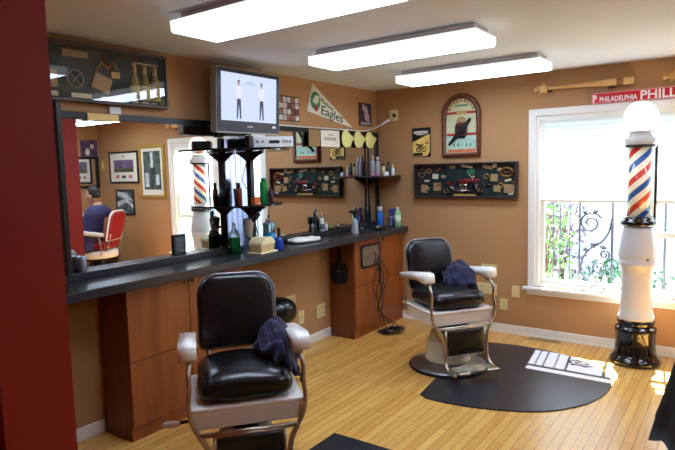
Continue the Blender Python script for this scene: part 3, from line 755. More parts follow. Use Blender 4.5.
MB().box((-.14,-.026,.006), (.14,.026,.0066)).build('vent_slots', mat('register_dark', (90,66,36), .6), rg)
for i in range(12): MB().box((-.135+i*.0235,-.026,.0066), (-.128+i*.0235,.026,.009)).build('louver', mat('register_tan', (190,154,96), .5), rg)

# ------------------------------------------------------------------ barber chairs
def barber_chair(loc, rz, label, dz=0., seatm=None, shellm=None, apronm=None, redback=False, lever=True, bdz=0.):
    seatm = seatm or M['leather']; apronm = apronm or M['porcelain']; met = M['old_nickel']
    t = empty('barber_chair', (loc[0],loc[1],0), rz, label, 'barber chair')
    MB().lathe([(.31,0),(.312,.012),(.305,.024),(.27,.034),(.20,.055),(.185,.06)], 48).build('base', M['steel'] if not redback else apronm, t)
    MB().lathe([(.308,.024),(.316,.012),(.312,.001),(.30,.001)], 48).build('base_ring', M['black_matte'] if not redback else apronm, t)
    MB().lathe([(.18,.056),(.182,.075),(.172,.085),(.168,.21),(.150,.235),(.14,.24),(.138,.29),(.12,.30)], 40).build('pedestal', M['porcelain_dull'] if not redback else apronm, t)
    MB().lathe([(.075,.29),(.075,.41+dz)], 24).build('piston', M['black'], t)
    u = empty('upper', (0,0,0)); bpy.data.objects.remove(u)
    D = lambda p: (p[0],p[1],p[2]+dz)
    T = Matrix.Translation((0,0,dz))
    # apron tub: flared, open box look
    ap = MB()
    def ring(x0,x1,hw,z): return [(x0,-hw,z),(x1,-hw,z),(x1,hw,z),(x0,hw,z)]
    rings = [ring(-.235,.205,.24,.415), ring(-.25,.222,.258,.423), ring(-.255,.228,.266,.510), ring(-.262,.236,.274,.517), ring(-.262,.236,.274,.529), ring(-.24,.215,.25,.532)]
    vs = [T @ Vector(v) for r in rings for v in r]; fs = []
    for j in range(len(rings)-1):
        for i in range(4): fs.append((j*4+i, j*4+(i+1) % 4, (j+1)*4+(i+1) % 4, (j+1)*4+i))
    fs += [(3,2,1,0), tuple(len(vs)-4+i for i in range(4))]
    if redback: ap.lathe([(.20,.415),(.262,.42),(.275,.43),(.278,.50),(.272,.525),(.20,.530)], 48, mtx=T)
    else: ap._add(vs, fs)
    ap.build('apron', apronm, t)
    # underside mechanism
    MB().box((-.12,-.11,.375), (.14,.11,.417), bev=.012, mtx=T).tube([D((.10,-.12,.40)),D((.10,.12,.40))], .022, 10).build('mechanism', M['black_matte'], t)
    # cushion
    def crown(q):
        s_ = 1-(q.x/.26)**2*.35-(q.y/.25)**2*.35
        if q.z > 0: q = Vector((q.x, q.y, q.z*(1+.35*max(0,s_))-.012*(abs(q.y)/.24)))
        n_ = noise.noise(Vector((q.x*16, q.y*16, q.z*16)))
        return q+Vector((0,0,.003*n_ if q.z > 0 else 0))
    MB().super((-.005,0,.597), (.475,.47,.142), .58, .32, 64, 26, 0, T, crown).build('seat', seatm, t)
    # backrest
    tilt = math.radians(13)
    ya = Vector((-math.sin(tilt),0,math.cos(tilt)))
    bm_ = frame_mtx(D((-.245,.0,.672+bdz)), (0,1,0), ya)
    oc = [(x, y) for x, y in rrect(.425,.40,[.035,.035,.10,.10], 8, 0, .20)]
    # arched top
    oc = [(x, y+(.012*(1-(x/.21)**2) if y > .2 else 0)) for x, y in oc]
    fine = []
    for i in range(len(oc)):
        a, b2 = oc[i], oc[(i+1) % len(oc)]
        L_ = math.hypot(b2[0]-a[0], b2[1]-a[1]); k = max(1, int(L_/.03))
        for j in range(k): fine.append((a[0]+(b2[0]-a[0])*j/k, a[1]+(b2[1]-a[1])*j/k))
    MB().slab(fine, .048, .004, 8, mtx=bm_).build('backrest', seatm, t)
    sh = MB().slab([(x*1.01, .20+(y-.20)*1.01) for x, y in fine], .002, .035, 6, mtx=bm_ @ Matrix.Translation((0,0,-.006))).build('back_shell', shellm or M['black'], t)
    MB().tube([bm_ @ Vector((x*1.015,.20+(y-.20)*1.015,-.002)) for x, y in fine], (.014 if redback else .0055), 8, closed=True).build('back_rim', apronm if redback else M['steel'], t)
    hb = MB()
    for s in (-1, 1): hb.tube([D((-.225,s*.17,.52)), D((-.25,s*.17,.60)), bm_ @ Vector((s*.17,.10,-.03))], .012, 8)
    hb.build('back_hinge', met, t)
    # arms
    for s in (-1, 1):
        prof = [(-.235,.738),(-.235,.770),(-.215,.785),(.0,.816),(.13,.836),(.19,.834),(.208,.82),(.214,.772),(.204,.758),(.15,.763),(.08,.770)]
        a_ = MB().prism(prof, -.043, .043, bev=.013, seg=3, smooth=True, mtx=T @ frame_mtx((0,s*.275,0),(1,0,0),(0,0,1))).build('armrest', apronm, t)
        fp = smooth_path([D((.165,s*.268,.765)), D((.195,s*.270,.735)), D((.228,s*.276,.70)), D((.236,s*.274,.65)), D((.232,s*.276,.60)), D((.240,s*.280,.55)), D((.246,s*.276,.50)), D((.248,s*.262,.45)), D((.256,s*.236,.408))], 5)
        MB().tube(fp, .0115, 10).box(D((.150,s*.268-.017,.735)), D((.195,s*.268+.017,.768)), bev=.006).build('arm_post', met, t)
        MB().tube(smooth_path([D((-.16,s*.272,.750)), D((-.19,s*.280,.68)), D((-.20,s*.281,.56)), D((-.20,s*.277,.47))],5), .0105, 10).build('rear_arm_post', met, t)
    # footrest
    fr_ = MB()
    fr_.tube([D((.256,-.236,.408)), D((.256,.236,.408))], .0125, 10)
    for s in (-1, 1):
        fr_.tube(smooth_path([D((.256,s*.236,.408)), D((.262,s*.205,.35)), D((.268,s*.190,.29)), D((.272,s*.184,.20)), D((.28,s*.186,.155)), D((.315,s*.19,.115)), D((.37,s*.19,.098)), D((.435,s*.19,.098))],5), .0135, 10)
        fr_.tube([D((.262,s*.170,.40)), D((.272,s*.164,.19))], .008, 8)
    fr_.tube([D((.264,-.17,.398)), D((.264,.17,.398))], .008, 8).tube([D((.272,-.182,.188)), D((.272,.182,.188))], .010, 8)
    fr_.build('footrest_frame', met, t)
    pm = frame_mtx(D((.268,0,.294)), (0,1,0), (-.05,0,1))
    MB().slab(rrect(.32,.195,.012,4), .018, .006, 5, mtx=pm).build('footrest_panel', seatm, t)
    pl = MB().prism(rrect(.385,.13,.02,4), -.006, .006, mtx=frame_mtx(D((.365,0,.105)), (0,1,0), (1,0,.03)))
    for k in range(5): pl.tube([D((.315+k*.025,-.16,.114)), D((.315+k*.025,.16,.114))], .005, 6)
    for s in (-1,1): pl.super(D((.435,s*.12,.112)), (.06,.10,.03), .7, .7, 16, 10)
    pl.build('footplate', met, t)
    if lever:
        lv = MB().tube([D((.02,-.10,.395)), D((.02,-.28,.39)), D((.02,-.33,.385))], .010, 8).box(D((.0,-.275,.36)), D((.04,-.255,.42)), bev=.004).build('lever', M['black'], t)
        MB().super(D((.02,-.375,.382)), (.032,.09,.032), .7, 1, 20, 14).build('lever_knob', M['white_plastic'], lv)
    return t
RZ = math.radians(-40); RZ2 = math.radians(-35)
barber_chair(BASE1, RZ, 'nearest black leather barber chair with white armrests and pump lever', dz=-.027)
barber_chair(BASE2, RZ2, 'black leather barber chair on the D shaped mat by the window wall', dz=-.02, lever=False, bdz=-.045)
white_enamel = mat('white_enamel', (236,230,222), .25)
redl = mat('red_vinyl', (136,14,24), .3)
barber_chair((4.21,-.80), math.radians(-30), 'red vinyl barber chair with white enamel trim, reflected in the mirror', dz=.045, seatm=redl, shellm=redl, apronm=white_enamel, redback=True, lever=False)

# navy capes draped on the chairs
def cape_pile(label, loc, rz, sx_, sy_, h, lean, seed, spill=(1,0), spd=.10, spz=.10):
    """bunched cloth: folds run down from a gathered top and spread at the bottom"""
    t = MB(); n = 96; ks = 30; vs = []; fs = []
    for j in range(ks+1):
        u_ = j/ks
        prof = math.sin(PI*min(1, u_*1.02+.02)/2)**.75 if u_ < .86 else math.sin(PI*.86*1.02/2)**.75*(1-((u_-.86)/.14)**2*.22)
        for i in range(n):
            a_ = 2*PI*i/n; c_, d_ = math.cos(a_), math.sin(a_)
            w_ = 1.4*noise.noise(Vector((c_*1.3+seed, d_*1.3, u_*1.6)))
            rdg = 1-abs(math.sin(3.5*a_+w_*3+seed+1.8*u_))
            rdg2 = 1-abs(math.sin(6.5*a_+w_*4+seed*2-2.5*u_))
            amp = (.25+.75*u_)
            k_ = prof*(1+amp*(.30*rdg-.16)+amp*(.16*rdg2-.08)+.22*noise.noise(Vector((c_*2.2+seed, d_*2.2+4, u_*3.1))))
            x, y = sx_*k_*c_, sy_*k_*d_
            z = h*(1-u_**1.15)+.028*noise.noise(Vector((x*22+seed, y*22, u_*4)))
            x += lean[0]*(1-u_); y += lean[1]*(1-u_)
            s_ = x*spill[0]+y*spill[1]
            if s_ > spd*.4:
                q_ = s_-spd*.4; z -= min(q_*1.6, spz)*u_
            vs.append((x, y, z))
    for j in range(ks):
        for i in range(n): fs.append((j*n+i, j*n+(i+1) % n, (j+1)*n+(i+1) % n, (j+1)*n+i))
    fs.append(tuple(range(n))); fs.append(tuple(reversed([ks*n+i for i in range(n)])))
    t._add(vs, fs, 0, True)
    return tag(t.build('barber_cape', M['navy'], None, loc, rz), label, 'cape', 'navy barber capes on the chairs')
def local(base, x, y, z, rz=RZ):
    return (base[0]+x*math.cos(rz)-y*math.sin(rz), base[1]+x*math.sin(rz)+y*math.cos(rz), z)
cape_pile('crumpled navy cape bunched beside the armrest of the nearest chair', local(BASE1,-.05,.195,.630), RZ, .155, .12, .20, (-.03,-.02), 2.3, (.2,1), .06, .10)
cape_pile('crumpled navy cape lying in the chair on the D shaped mat', local(BASE2,-.045,.145,.640,RZ2), RZ2, .185, .135, .20, (-.04,.01), 5.7, (1,0), .16, .07)

# ------------------------------------------------------------------ television unit
UY = -2.13
def half_disc(r, n=24, yc=0., ymax=9): 
    return [(max(0,r*math.cos(-PI/2+PI*i/n)), min(ymax, r*math.sin(-PI/2+PI*i/n))) for i in range(n+1)]
frosted = mat('frosted_blue_acrylic', (172,180,214), .5, trans=1., ior=1.12)
dark_glass = mat('dark_glass', (16,26,24), .08, coat=.3)
un = empty('shelf_unit', (.0,UY,1.0), 0, 'black shelf unit with half round shelves holding the television', 'shelf unit')
MB().box((.135,-.020,.001), (.182,.020,.892), bev=.003).build('upright', M['black'], un)
MB().box((.062,-.006,.001), (.134,.002,.89)).box((.005,-.006,.048), (.062,.002,.89)).build('back_panel', frosted, un)
for z in (.365,.785):
    s_ = MB().prism(half_disc(.355 if z < .5 else .425), z-.007, z+.007, bev=.002, mtx=Matrix.Translation((.006,0,0)))
    s_.build('shelf', dark_glass, un)
    bk = MB()
    for (xa, xb) in ((.175,.30),(.135,.02)):
        bk.prism([(xa,z-.008),(xb,z-.008),(xb,z-.022)]+[(xb+(xa-xb)*(1-math.cos(PI/2*k/6)) , z-.022-.07*(k/6)**2.2) for k in range(1,7)], -.010, .010, mtx=frame_mtx((0,0,0),(1,0,0),(0,0,1)))
    bk.build('bracket', M['black'], un)
dv = empty('disc_player', (.392,-2.118,1.793), math.radians(-45), 'silver disc player on the top shelf under the television', 'disc player')
MB().box((-.075,-.145,.001), (.067,.145,.080), bev=.004).build('case', mat('charcoal_metal', (92,90,86), .4, .3), dv)
MB().box((.0672,-.144,.003), (.074,.144,.079), bev=.002).build('front_panel', mat('silver_plastic', (214,214,212), .4, .1), dv)
MB().box((.0742,-.03,.028), (.0755,.045,.052)).build('display', M['black'], dv)
for y in (-.115,-.075,.075,.10,.125): MB().lathe([(.010,0),(.010,.004),(0,.0045)], 12, mtx=frame_mtx((.0741,y,.045),(0,1,0),(0,0,1))).build('button', M['steel'], dv)
cbx = empty('cable_box', (.07,-2.05,1.793), 0, 'grey brown box on the top shelf between the mirror and the silver player', 'box')
MB().box((-.05,-.06,.001), (.055,.07,.088), bev=.02, seg=4).build('case', mat('grey_brown_plastic',(126,116,100),.5), cbx)
MB().box((.0552,-.02,.02), (.058,.03,.035)).build('display', M['black'], cbx)
tv = empty('television', (.20,-2.172,1.905), 0, 'flat television showing two standing men, mounted above the shelf unit', 'television')
TL, TH_ = .665, .462
tm = Matrix.Rotation(math.radians(3),4,'Y') @ frame_mtx((0,-TL/2,0),(0,1,0),(0,0,1))
silver = mat('tv_silver', (150,146,134), .4, .3)
f = MB(); f.prism(rrect(TL,TH_,.012,3,TL/2,TH_/2), -.05, .012, bev=.003, mtx=tm); f.build('casing', silver, tv)
MB().prism(rrect(TL-.014,TH_-.016,.008,3,TL/2,TH_/2+.002), .012, .0155, mtx=tm).build('bezel', mat('tv_bezel', (34,36,46), .3), tv)
scr = MB().box((.042,.088,.0156), (TL-.042,TH_-.034,.0162), mtx=tm).build('screen', emission('tv_picture', (200,212,246), 1.15), tv)
shirt = emission('tv_shirt', (232,236,250), 1.0); trs = emission('tv_trousers', (92,94,112), .9); hairm = emission('tv_dark', (70,64,72), .9); skn = emission('tv_skin', (190,164,160), .9)
for cx, lean in ((.215,0.), (.455,.01)):
    q = lambda pts, m_, nm: MB().prism([(cx+a_, .10+b2) for a_, b2 in pts], .0163, .0166, mtx=tm).build(nm, m_, scr)
    q([(-.022,.005),(-.010,.005),(.0,.11),(.012,.005),(.026,.005),(.020,.15),(-.018,.15)], trs, 'trousers_picture')
    q([(-.018,.148),(.020,.148),(.026,.19),(.030,.165),(.036,.17),(.028,.23),(.008,.243),(-.008,.243),(-.03,.228),(-.036,.18),(-.028,.172),(-.022,.20)], shirt, 'shirt_picture')
    q([(-.008,.243),(.008,.243),(.011,.262),(.006,.272),(-.006,.272),(-.011,.262)], skn, 'head_picture')
    q([(-.011,.262),(.011,.262),(.010,.280),(0,.285),(-.010,.280)], hairm, 'hair_picture')
MB().box((.27,.36,.0163), (.40,.366,.0166), mtx=tm).box((.30,.372,.0163),(.37,.377,.0166), mtx=tm).build('screen_caption', emission('tv_caption', (168,180,214), 1.0), scr)
MB().box((TL/2-.03,.045,.0156), (TL/2+.03,.056,.016), mtx=tm).build('badge', M['steel'], tv)
MB().box((TL-.085,.05,.0156), (TL-.045,.066,.016), mtx=tm).build('sticker', M['white_plastic'], tv)
MB().box((-.12,-.06,.03), (-.045,.06,.30), bev=.01).box((-.065,-.01,-.010), (-.02,.05,.06)).build('mount', M['black'], tv)
for k,(ya,yb) in enumerate(((-.02,.06),(.015,.03))):
    tag(MB().tube(smooth_path([(.19,UY-.045+.01*k,1.78),(.14,UY-.03,1.66),(.10,UY-.025,1.55),(.17,UY-.024,1.46),(.20+.02*k,UY-.02,1.385)],6), .0035, 6).build('cable', M['black']), ('thin black cable hanging from the player in front of the grey panel', 'second thin black cable beside the shelf upright')[k], 'cable')

# ------------------------------------------------------------------ corner shelf
U2Y = -.225
u2 = empty('shelf_unit', (0,U2Y,1.0), 0, 'black corner shelf on two thin posts crowded with bottles', 'shelf unit')
MB().box((.014,-.008,.046), (.031,.008,.945), bev=.002).build('upright', M['black'], u2)
MB().prism(half_disc(.36, ymax=.222), .528, .540, bev=.002, mtx=Matrix.Translation((.006,0,0))).build('shelf', M['black'], u2)
MB().prism([(.031,.527),(.17,.527),(.17,.517)]+[(.17-.139*(1-math.cos(PI/2*k/6))*1.0, .517-.075*(k/6)**2) for k in range(1,7)], -.008, .008, mtx=frame_mtx((0,0,0),(1,0,0),(0,0,1))).build('bracket', M['black'], u2)

# ------------------------------------------------------------------ bottles and small things
def bottle(name, label, loc, body, bm_, cap=None, cm=None, cat='bottle', band=None, bandm=None, group=None, extra=None):
    t = empty(name, loc, 0, label, cat, group)
    MB().lathe(body, 24).build('bottle_body', bm_, t)
    if cap: MB().lathe(cap, 20).build('cap', cm, t)
    if band: MB().lathe(band, 24).build('label', bandm, t)
    if extra: extra(t)
    return t
def cyl(r, h, neck=None, nr=.4):
    p = [(r*.9,0),(r,.004),(r,h*.78),(r*.85,h*.86),(r*nr,h*.93),(r*nr,h)]
    return p if neck is None else [(r*.9,0),(r,.004),(r,h-.004),(r*.9,h)]
def sm_cap(r, z0, z1): return [(r,z0),(r,z1-.003),(r*.85,z1),(0,z1+.0005)]
g_white = mat('white_bottle', (226,222,218), .35); g_grey = mat('pale_grey_bottle', (176,172,176), .35)
g_tan = mat('tan_bottle', (206,190,130), .4); g_dark = mat('charcoal_bottle', (58,62,76), .3); g_green = mat('green_bottle', (24,140,72), .3)
g_ltgreen = mat('pale_green_bottle', (150,206,160), .3); g_blue = mat('blue_can', (40,110,200), .3); g_cyan = mat('cyan_liquid', (70,170,210), .2)
g_amber = mat('amber_bottle', (120,44,22), .25); pink = mat('pink_paper', (226,60,140), .6)
sz = 1.541
for k,(x,y,r,h,m_,cm,lb) in enumerate(((.072,-.215,.027,.185,g_grey,g_white,'tallest grey bottle against the mirror on the corner shelf'),
        (.125,-.205,.027,.165,g_grey,g_white,'round shouldered pale grey bottle next to the tallest one on the corner shelf'),
        (.185,-.185,.021,.105,g_tan,M['black'],'tan bottle with black cap on the corner shelf'),
        (.238,-.175,.023,.115,g_dark,M['black'],'charcoal spray bottle with black top on the corner shelf'),
        (.286,-.165,.018,.085,g_white,g_white,'short white bottle at the tip of the corner shelf'))):
    bottle('bottle', lb, (x,y,sz), cyl(r,h), m_, sm_cap(r*.5,h,h+.03), cm)
tag(MB().box((.10,-.33,sz), (.20,-.24,sz+.007), bev=.001, ).build('pink_card', pink), 'bright pink card lying on the corner shelf', 'card')
bottle('jar', 'small white jar at the edge of the corner shelf', (.27,-.28,sz), [(.028,0),(.03,.004),(.03,.03),(.026,.033)], g_white, [(.028,.033),(.028,.044),(0,.045)], g_white, 'jar')
# middle shelf of the tv unit
sz = 1.373
bottle('bottle', 'tall bright green bottle on the middle shelf below the television', (.20,-2.03,sz), [(.030,0),(.032,.004),(.032,.15),(.028,.165),(.016,.172)], g_green, [(.02,.172),(.02,.195),(0,.196)], g_green)
bottle('bottle', 'dark maroon bottle at the outer end of the middle shelf', (.262,-2.02,sz), [(.018,0),(.02,.003),(.02,.09),(.012,.105)], mat('maroon_bottle',(62,30,40),.3), [(.013,.105),(.013,.125),(0,.126)], M['black'])
bottle('bottle', 'amber bottle with black cap on the middle shelf beside the upright', (.135,-2.235,sz), [(.018,0),(.02,.003),(.02,.105),(.010,.125)], g_amber, [(.012,.125),(.012,.165),(0,.166)], M['black'])
bottle('tumbler', 'black tumbler of combs on the middle shelf', (.075,-2.19,sz), [(.028,0),(.033,.12),(.030,.12),(.026,.006),(0,.006)], M['black_matte'], None, None, 'tumbler', extra=lambda t: MB().box((-.012,-.004,.01),(-.002,0,.165)).box((.004,.002,.01),(.016,.006,.155)).build('comb', M['black'], t))
bottle('box', 'orange carton leaning on the shelf upright', (.215,-2.14,sz), [(.001,0),(.001,.001)], g_amber, None, None, 'box', extra=lambda t: MB().box((-.02,-.03,0),(.02,.03,.05),bev=.002).build('carton', mat('orange_carton',(206,98,40),.5), t))
# hair dryer hanging under the middle shelf
hd = empty('hair_dryer', (.19,-2.205,1.20), .6, 'grey hair dryer hanging under the middle shelf', 'hair dryer')
MB().lathe([(.020,-.085),(.026,-.08),(.034,-.02),(.04,.03),(.042,.05),(.034,.065),(0,.07)], 24).build('barrel', mat('dryer_grey',(150,142,128),.35), hd)
MB().tube([(0,0,.035),(.05,-.01,.055),(.09,-.01,.10)], [.018,.016,.014], 10).build('handle', M['black'], hd)
MB().tube(smooth_path([(.09,-.01,.10),(.10,-.01,.13),(.06,-.01,.152),(.03,0,.10),(.05,.03,.02),(.07,.03,-.10)],6), .004, 6).build('cord', M['black'], hd)
# counter
gg = mat('green_tonic_glass', (30,120,52), .05, trans=.75, ior=1.2)
cg_ = mat('clear_bottle_glass', (226,236,232), .05, trans=.9, ior=1.15)
tb_ = empty('tonic_bottle', (.115,-2.285,1.0), 0, 'green tonic bottle with clear neck standing below the middle shelf', 'bottle')
MB().lathe([(.040,0),(.044,.005),(.044,.05),(.040,.055),(.044,.06),(.044,.115),(.042,.13)], 28).build('green_liquid', gg, tb_)
MB().lathe([(.044,.1301),(.036,.16),(.018,.185),(.015,.205),(.018,.21),(.018,.215)], 24).build('bottle_neck', cg_, tb_)
MB().tube([(0,0,.215),(0,0,.235)], .013, 12).tube([(.016,0,.195),(.02,0,.225),(0,0,.245),(-.02,0,.225),(-.016,0,.195)], .002, 6).build('stopper', M['white_plastic'], tb_)
tx = empty('tissue_box', (.272,-2.15,1.0), .1, 'cream covered dish with tan sides on the counter below the television', 'box')
MB().prism([(-.075,.0),(.075,.0),(.085,.055),(-.085,.055)], -.055, .055, bev=.004, mtx=frame_mtx((0,0,.012),(0,1,0),(0,0,1))).build('bowl', mat('tan_dish',(196,166,116),.5), tx)
MB().prism([(-.086,.056),(.086,.056),(.082,.075),(.045,.108),(-.045,.108),(-.082,.075)], -.062, .062, bev=.006, mtx=frame_mtx((0,0,.012),(0,1,0),(0,0,1))).build('lid', mat('cream_lid',(228,214,168),.5), tx)
MB().box((-.07,-.10,.001), (.07,.11,.012), bev=.004).build('tray', mat('cream_lid',(228,214,168),.5), tx)
jr = empty('disinfectant_jar', (.118,-1.90,1.0), 0, 'tall glass jar of blue disinfectant behind the cream dish', 'jar')
MB().lathe([(.046,0),(.05,.006),(.05,.125)], 28).build('blue_liquid', mat('barber_blue', (34,150,206), .08, trans=.35), jr)
MB().lathe([(.0502,.1255),(.0502,.185),(.056,.19),(.056,.197),(.04,.205)], 28).build('glass_rim', mat('pale_blue_glass',(170,214,232),.08,trans=.6,ior=1.2), jr)
MB().lathe([(.04,.205),(.02,.212),(.008,.22),(.006,.25),(.012,.255),(.012,.262),(0,.265)], 20).build('lid', M['steel'], jr)
MB().box((-.03,-.004,.05),(-.018,0,.235)).box((.012,.004,.05),(.024,.008,.22)).build('comb', M['black'], jr)
def sprayer(name, label, loc, rz, bodym, headm, r=.032, h=.12, waist=True):
    t = empty(name, loc, rz, label, 'spray bottle')
    MB().lathe([(r*.9,0),(r,.006),(r,h*.45),(r*.8,h*.62),(r*.86,h*.72),(r*.7,h*.88),(.013,h)], 24).build('bottle_body', bodym, t)
    MB().lathe([(.015,h),(.015,h+.018),(.012,h+.022)], 16).prism([(-.018,.02),(.016,.02),(.02,.045),(.055,.05),(.06,.062),(.03,.075),(-.02,.07)], -.011, .011, bev=.003, mtx=frame_mtx((0,0,h),(1,0,0),(0,0,1))).tube([(.022,0,h+.045),(.038,0,h+.02),(.036,0,h+.005)], .004, 6).build('trigger_head', headm, t)
    return t
sprayer('spray_bottle', 'blue spray bottle with dark trigger at the counter edge', (.30,-1.985,1.0), -.9, mat('cobalt_plastic',(26,60,150),.25), mat('dark_brown_plastic',(48,28,22),.4), .034, .105)
sprayer('spray_bottle', 'clear spray bottle with black trigger near the corner shelf post', (.245,-.835,1.0), 3.7, mat('clear_plastic',(206,212,214),.15,trans=.45,ior=1.2), M['black'], .034, .155)
tw = MB().super((0,0,.016), (.15,.30,.042), .6, .5, 60, 24, 0, None, lambda q: q+Vector((0,0,(.010*noise.noise(Vector((q.x*22,q.y*11,1))) if q.z > 0 else 0)))).build('towel', mat('white_terry',(238,234,222),.9,bump=.4,bscale=120), None, (.175,-1.52,1.0065), -.25)
tag(tw, 'folded white towel lying on the black counter', 'towel')
br_ = empty('neck_brush', (.033,-1.175,1.045), 0, 'black neck brush standing upright on the mirror ledge', 'brush')
MB().lathe([(.016,0),(.018,.004),(.014,.03),(.010,.05),(.012,.07)], 16).build('handle', M['black'], br_)
MB().lathe([(.012,.07),(.022,.085),(.024,.135),(.018,.14),(0,.141)], 16).build('bristles', M['black_matte'], br_)
bottle('bottle', 'white squeeze bottle with tall nozzle on the mirror ledge by the brush', (.034,-1.075,1.045), [(.022,0),(.024,.004),(.024,.10),(.016,.118),(.01,.125)], mat('milky_bottle',(210,212,216),.25), [(.012,.125),(.006,.15),(.003,.185),(0,.186)], M['steel'], band=[(.0243,.02),(.0245,.07)], bandm=mat('slate_label',(84,90,104),.4))
bottle('bottle', 'small white bottle on the ledge beside the squeeze bottle', (.036,-1.01,1.045), [(.012,0),(.014,.003),(.014,.055),(.008,.06)], g_white, [(.009,.06),(.009,.075),(0,.076)], g_white)
cl = empty('hair_clipper', (.033,-.90,1.045), 0, 'brass and steel hair clipper lying on the mirror ledge', 'clipper')
MB().super((0,0,.023), (.042,.13,.044), .6, .6, 28, 16).build('clipper_body', mat('clipper_brass',(150,130,80),.3,.8), cl)
MB().box((-.018,.06,.012), (.018,.09,.03), bev=.003).build('blade', M['chrome'], cl)
tr = empty('comb_tray', (.033,-.70,1.045), 0, 'shallow steel tray on the mirror ledge', 'tray')
MB().box((-.022,-.12,.001), (.022,.12,.012), bev=.004).build('tray_body', M['chrome'], tr)
bottle('aerosol_can', 'blue aerosol can with white cap in the counter corner', (.078,-.10,1.0), [(.029,0),(.031,.003),(.031,.15),(.027,.16)], g_blue, [(.030,.16),(.030,.205),(.026,.21),(0,.211)], g_white, 'can')
sprayer('spray_bottle', 'violet spray bottle between the blue can and green bottle', (.20,-.072,1.0), 1.2, mat('violet_plastic',(120,120,176),.2,trans=.3,ior=1.2), mat('violet_head',(70,60,140),.4), .028, .115)
bottle('bottle', 'pale green bottle with white cap at the counter corner', (.275,-.062,1.0), [(.032,0),(.034,.004),(.034,.14),(.028,.165),(.013,.175)], g_ltgreen, [(.016,.175),(.016,.205),(0,.206)], g_white, band=[(.0343,.02),(.0345,.12)], bandm=mat('mint_label',(196,226,196),.4))
t = empty('comb_tray', (.235,-.38,1.0), .25, 'oval black tray with steel clippers near the corner shelf', 'tray')
MB().super((0,0,.012), (.12,.24,.022), .6, .8, 32, 12).build('tray_body', M['black'], t)
MB().super((0,0,.028), (.04,.15,.026), .6, .6, 24, 12).build('clipper', M['chrome'], t)
bottle('bottle', 'tiny black bottle with silver cap beside the clear spray bottle', (.26,-.735,1.0), [(.013,0),(.015,.003),(.015,.035),(.008,.042)], M['black'], [(.009,.042),(.009,.055),(0,.056)], M['chrome'])
# left end ledge
bottle('drink_can', 'silver blue can standing on the ledge at the counter end', (.032,-3.465,1.045), [(.022,0),(.026,.006),(.026,.088),(.021,.096),(.02,.093),(0,.092)], mat('silver_blue_can',(150,162,180),.3,.7,var=.35,vscale=22), None, None, 'can')
cd = empty('framed_card', (.008,-2.72,1.0455), 0, 'small dark framed card leaning on the mirror by the tonic bottle', 'framed card')
MB().box((0,-.052,0), (.01,.052,.145), bev=.002, mtx=Matrix.Rotation(-.0,4,'Y')).build('frame', M['black'], cd)
MB().box((.0101,-.035,.02), (.0112,.035,.125)).build('picture', mat('dark_card_print',(70,76,84),.4,var=.8,vscale=30), cd)

# ------------------------------------------------------------------ things on the mirror rail
yw = mat('pale_yellow_paper', (236,232,150), .7)
for k,(y,w_,lb) in enumerate(((-.615,.205,'pale yellow paper lobe on the mirror rail beside the cream card'), (-.40,.20,'middle one of three pale yellow paper lobes on the mirror rail'), (-.185,.20,'pale yellow paper lobe nearest the room corner'))):
    pts = [(-w_*.40,-.01),(-w_*.48,-.06),(-w_*.42,-.115),(-w_*.2,-.15),(.045,-.145),(w_*.36,-.105),(w_*.62,-.052),(w_*.30,-.024),(w_*.05,.012),(-w_*.2,.02)]
    pts = [(p_.x,p_.y) for p_ in smooth_path([(a_,b2,0) for a_,b2 in pts], 4, True)]
    m_ = MB(); n = len(pts)
    rings = []
    for sc, d in ((1,0),(.85,.005),(.5,.010),(.2,.012)):
        rings.append([(.033+d, y+a_*sc, 1.985+(-.06+(b2+.06)*sc)) for a_,b2 in pts])
    vs = [v for r in rings for v in r]+[(.0315,y+a_,1.985+b2) for a_,b2 in pts]; fs = []
    for j in range(3):
        for i in range(n): fs.append((j*n+i, j*n+(i+1) % n, (j+1)*n+(i+1) % n, (j+1)*n+i))
    fs.append(tuple(3*n+i for i in range(n)))
    for i in range(n): fs.append((i, 4*n+i, 4*n+(i+1) % n, (i+1) % n))
    fs.append(tuple(reversed([4*n+i for i in range(n)])))
    m_._add(vs, fs, 0, True)
    tag(m_.build('paper_lobe', yw), lb, 'paper decoration', 'yellow papers along the mirror rail')
cc_ = empty('notice_card', (.032,-.905,1.835), 0, 'cream notice card hanging from the mirror rail', 'card')
MB().box((0,-.15,0), (.004,.15,.155), bev=.001).build('card', M['paper'], cc_)
pr_ = MB()
for i in range(5): pr_.box((.0041,-.09+i*.038,.06), (.0046,-.065+i*.038,.09))
pr_.box((.0041,-.04,.108),(.0046,.05,.118)); pr_.build('printed_mark', mat('grey_ink',(150,140,130),.7), cc_)
tag(MB().box((.032,-1.235,1.838), (.036,-1.065,1.99), bev=.001).build('tan_card', mat('tan_paper',(150,120,74),.7)), 'tan card hanging on the mirror rail beside the cream notice', 'card')
ec = empty('extension_cord', (.232,-.012,2.17), 0, 'white extension cord draped along the mirror rail to the corner outlet', 'cord')
MB().tube(smooth_path([(0,0,0),(-.05,-.04,-.05),(-.13,-.12,-.11),(-.19,-.26,-.155),(-.205,-.42,-.163),(-.208,-.8,-.161),(-.208,-1.2,-.163),(-.208,-1.75,-.161)],8), .0065, 8).build('cord_body', M['white_plastic'], ec)
MB().box((-.014,-.030,-.016), (.014,.002,.014), bev=.005).build('plug', M['black_matte'], ec)
MB().tube([(-.045,-.04,-.045),(-.105,-.10,-.095)], .014, 8).build('socket_end', M['white_plastic'], ec)
tag(MB().tube(smooth_path([(.25,-.014,2.165),(.2,-.05,2.13),(.13,-.10,2.09),(.07,-.20,2.035),(.03,-.33,2.006),(.02,-.5,2.004),(.022,-.9,2.003)],8), .0045, 8).build('adapter_cord', mat('grey_cord',(150,140,124),.5)), 'grey adapter cord running beside the white one to the outlet', 'cord')

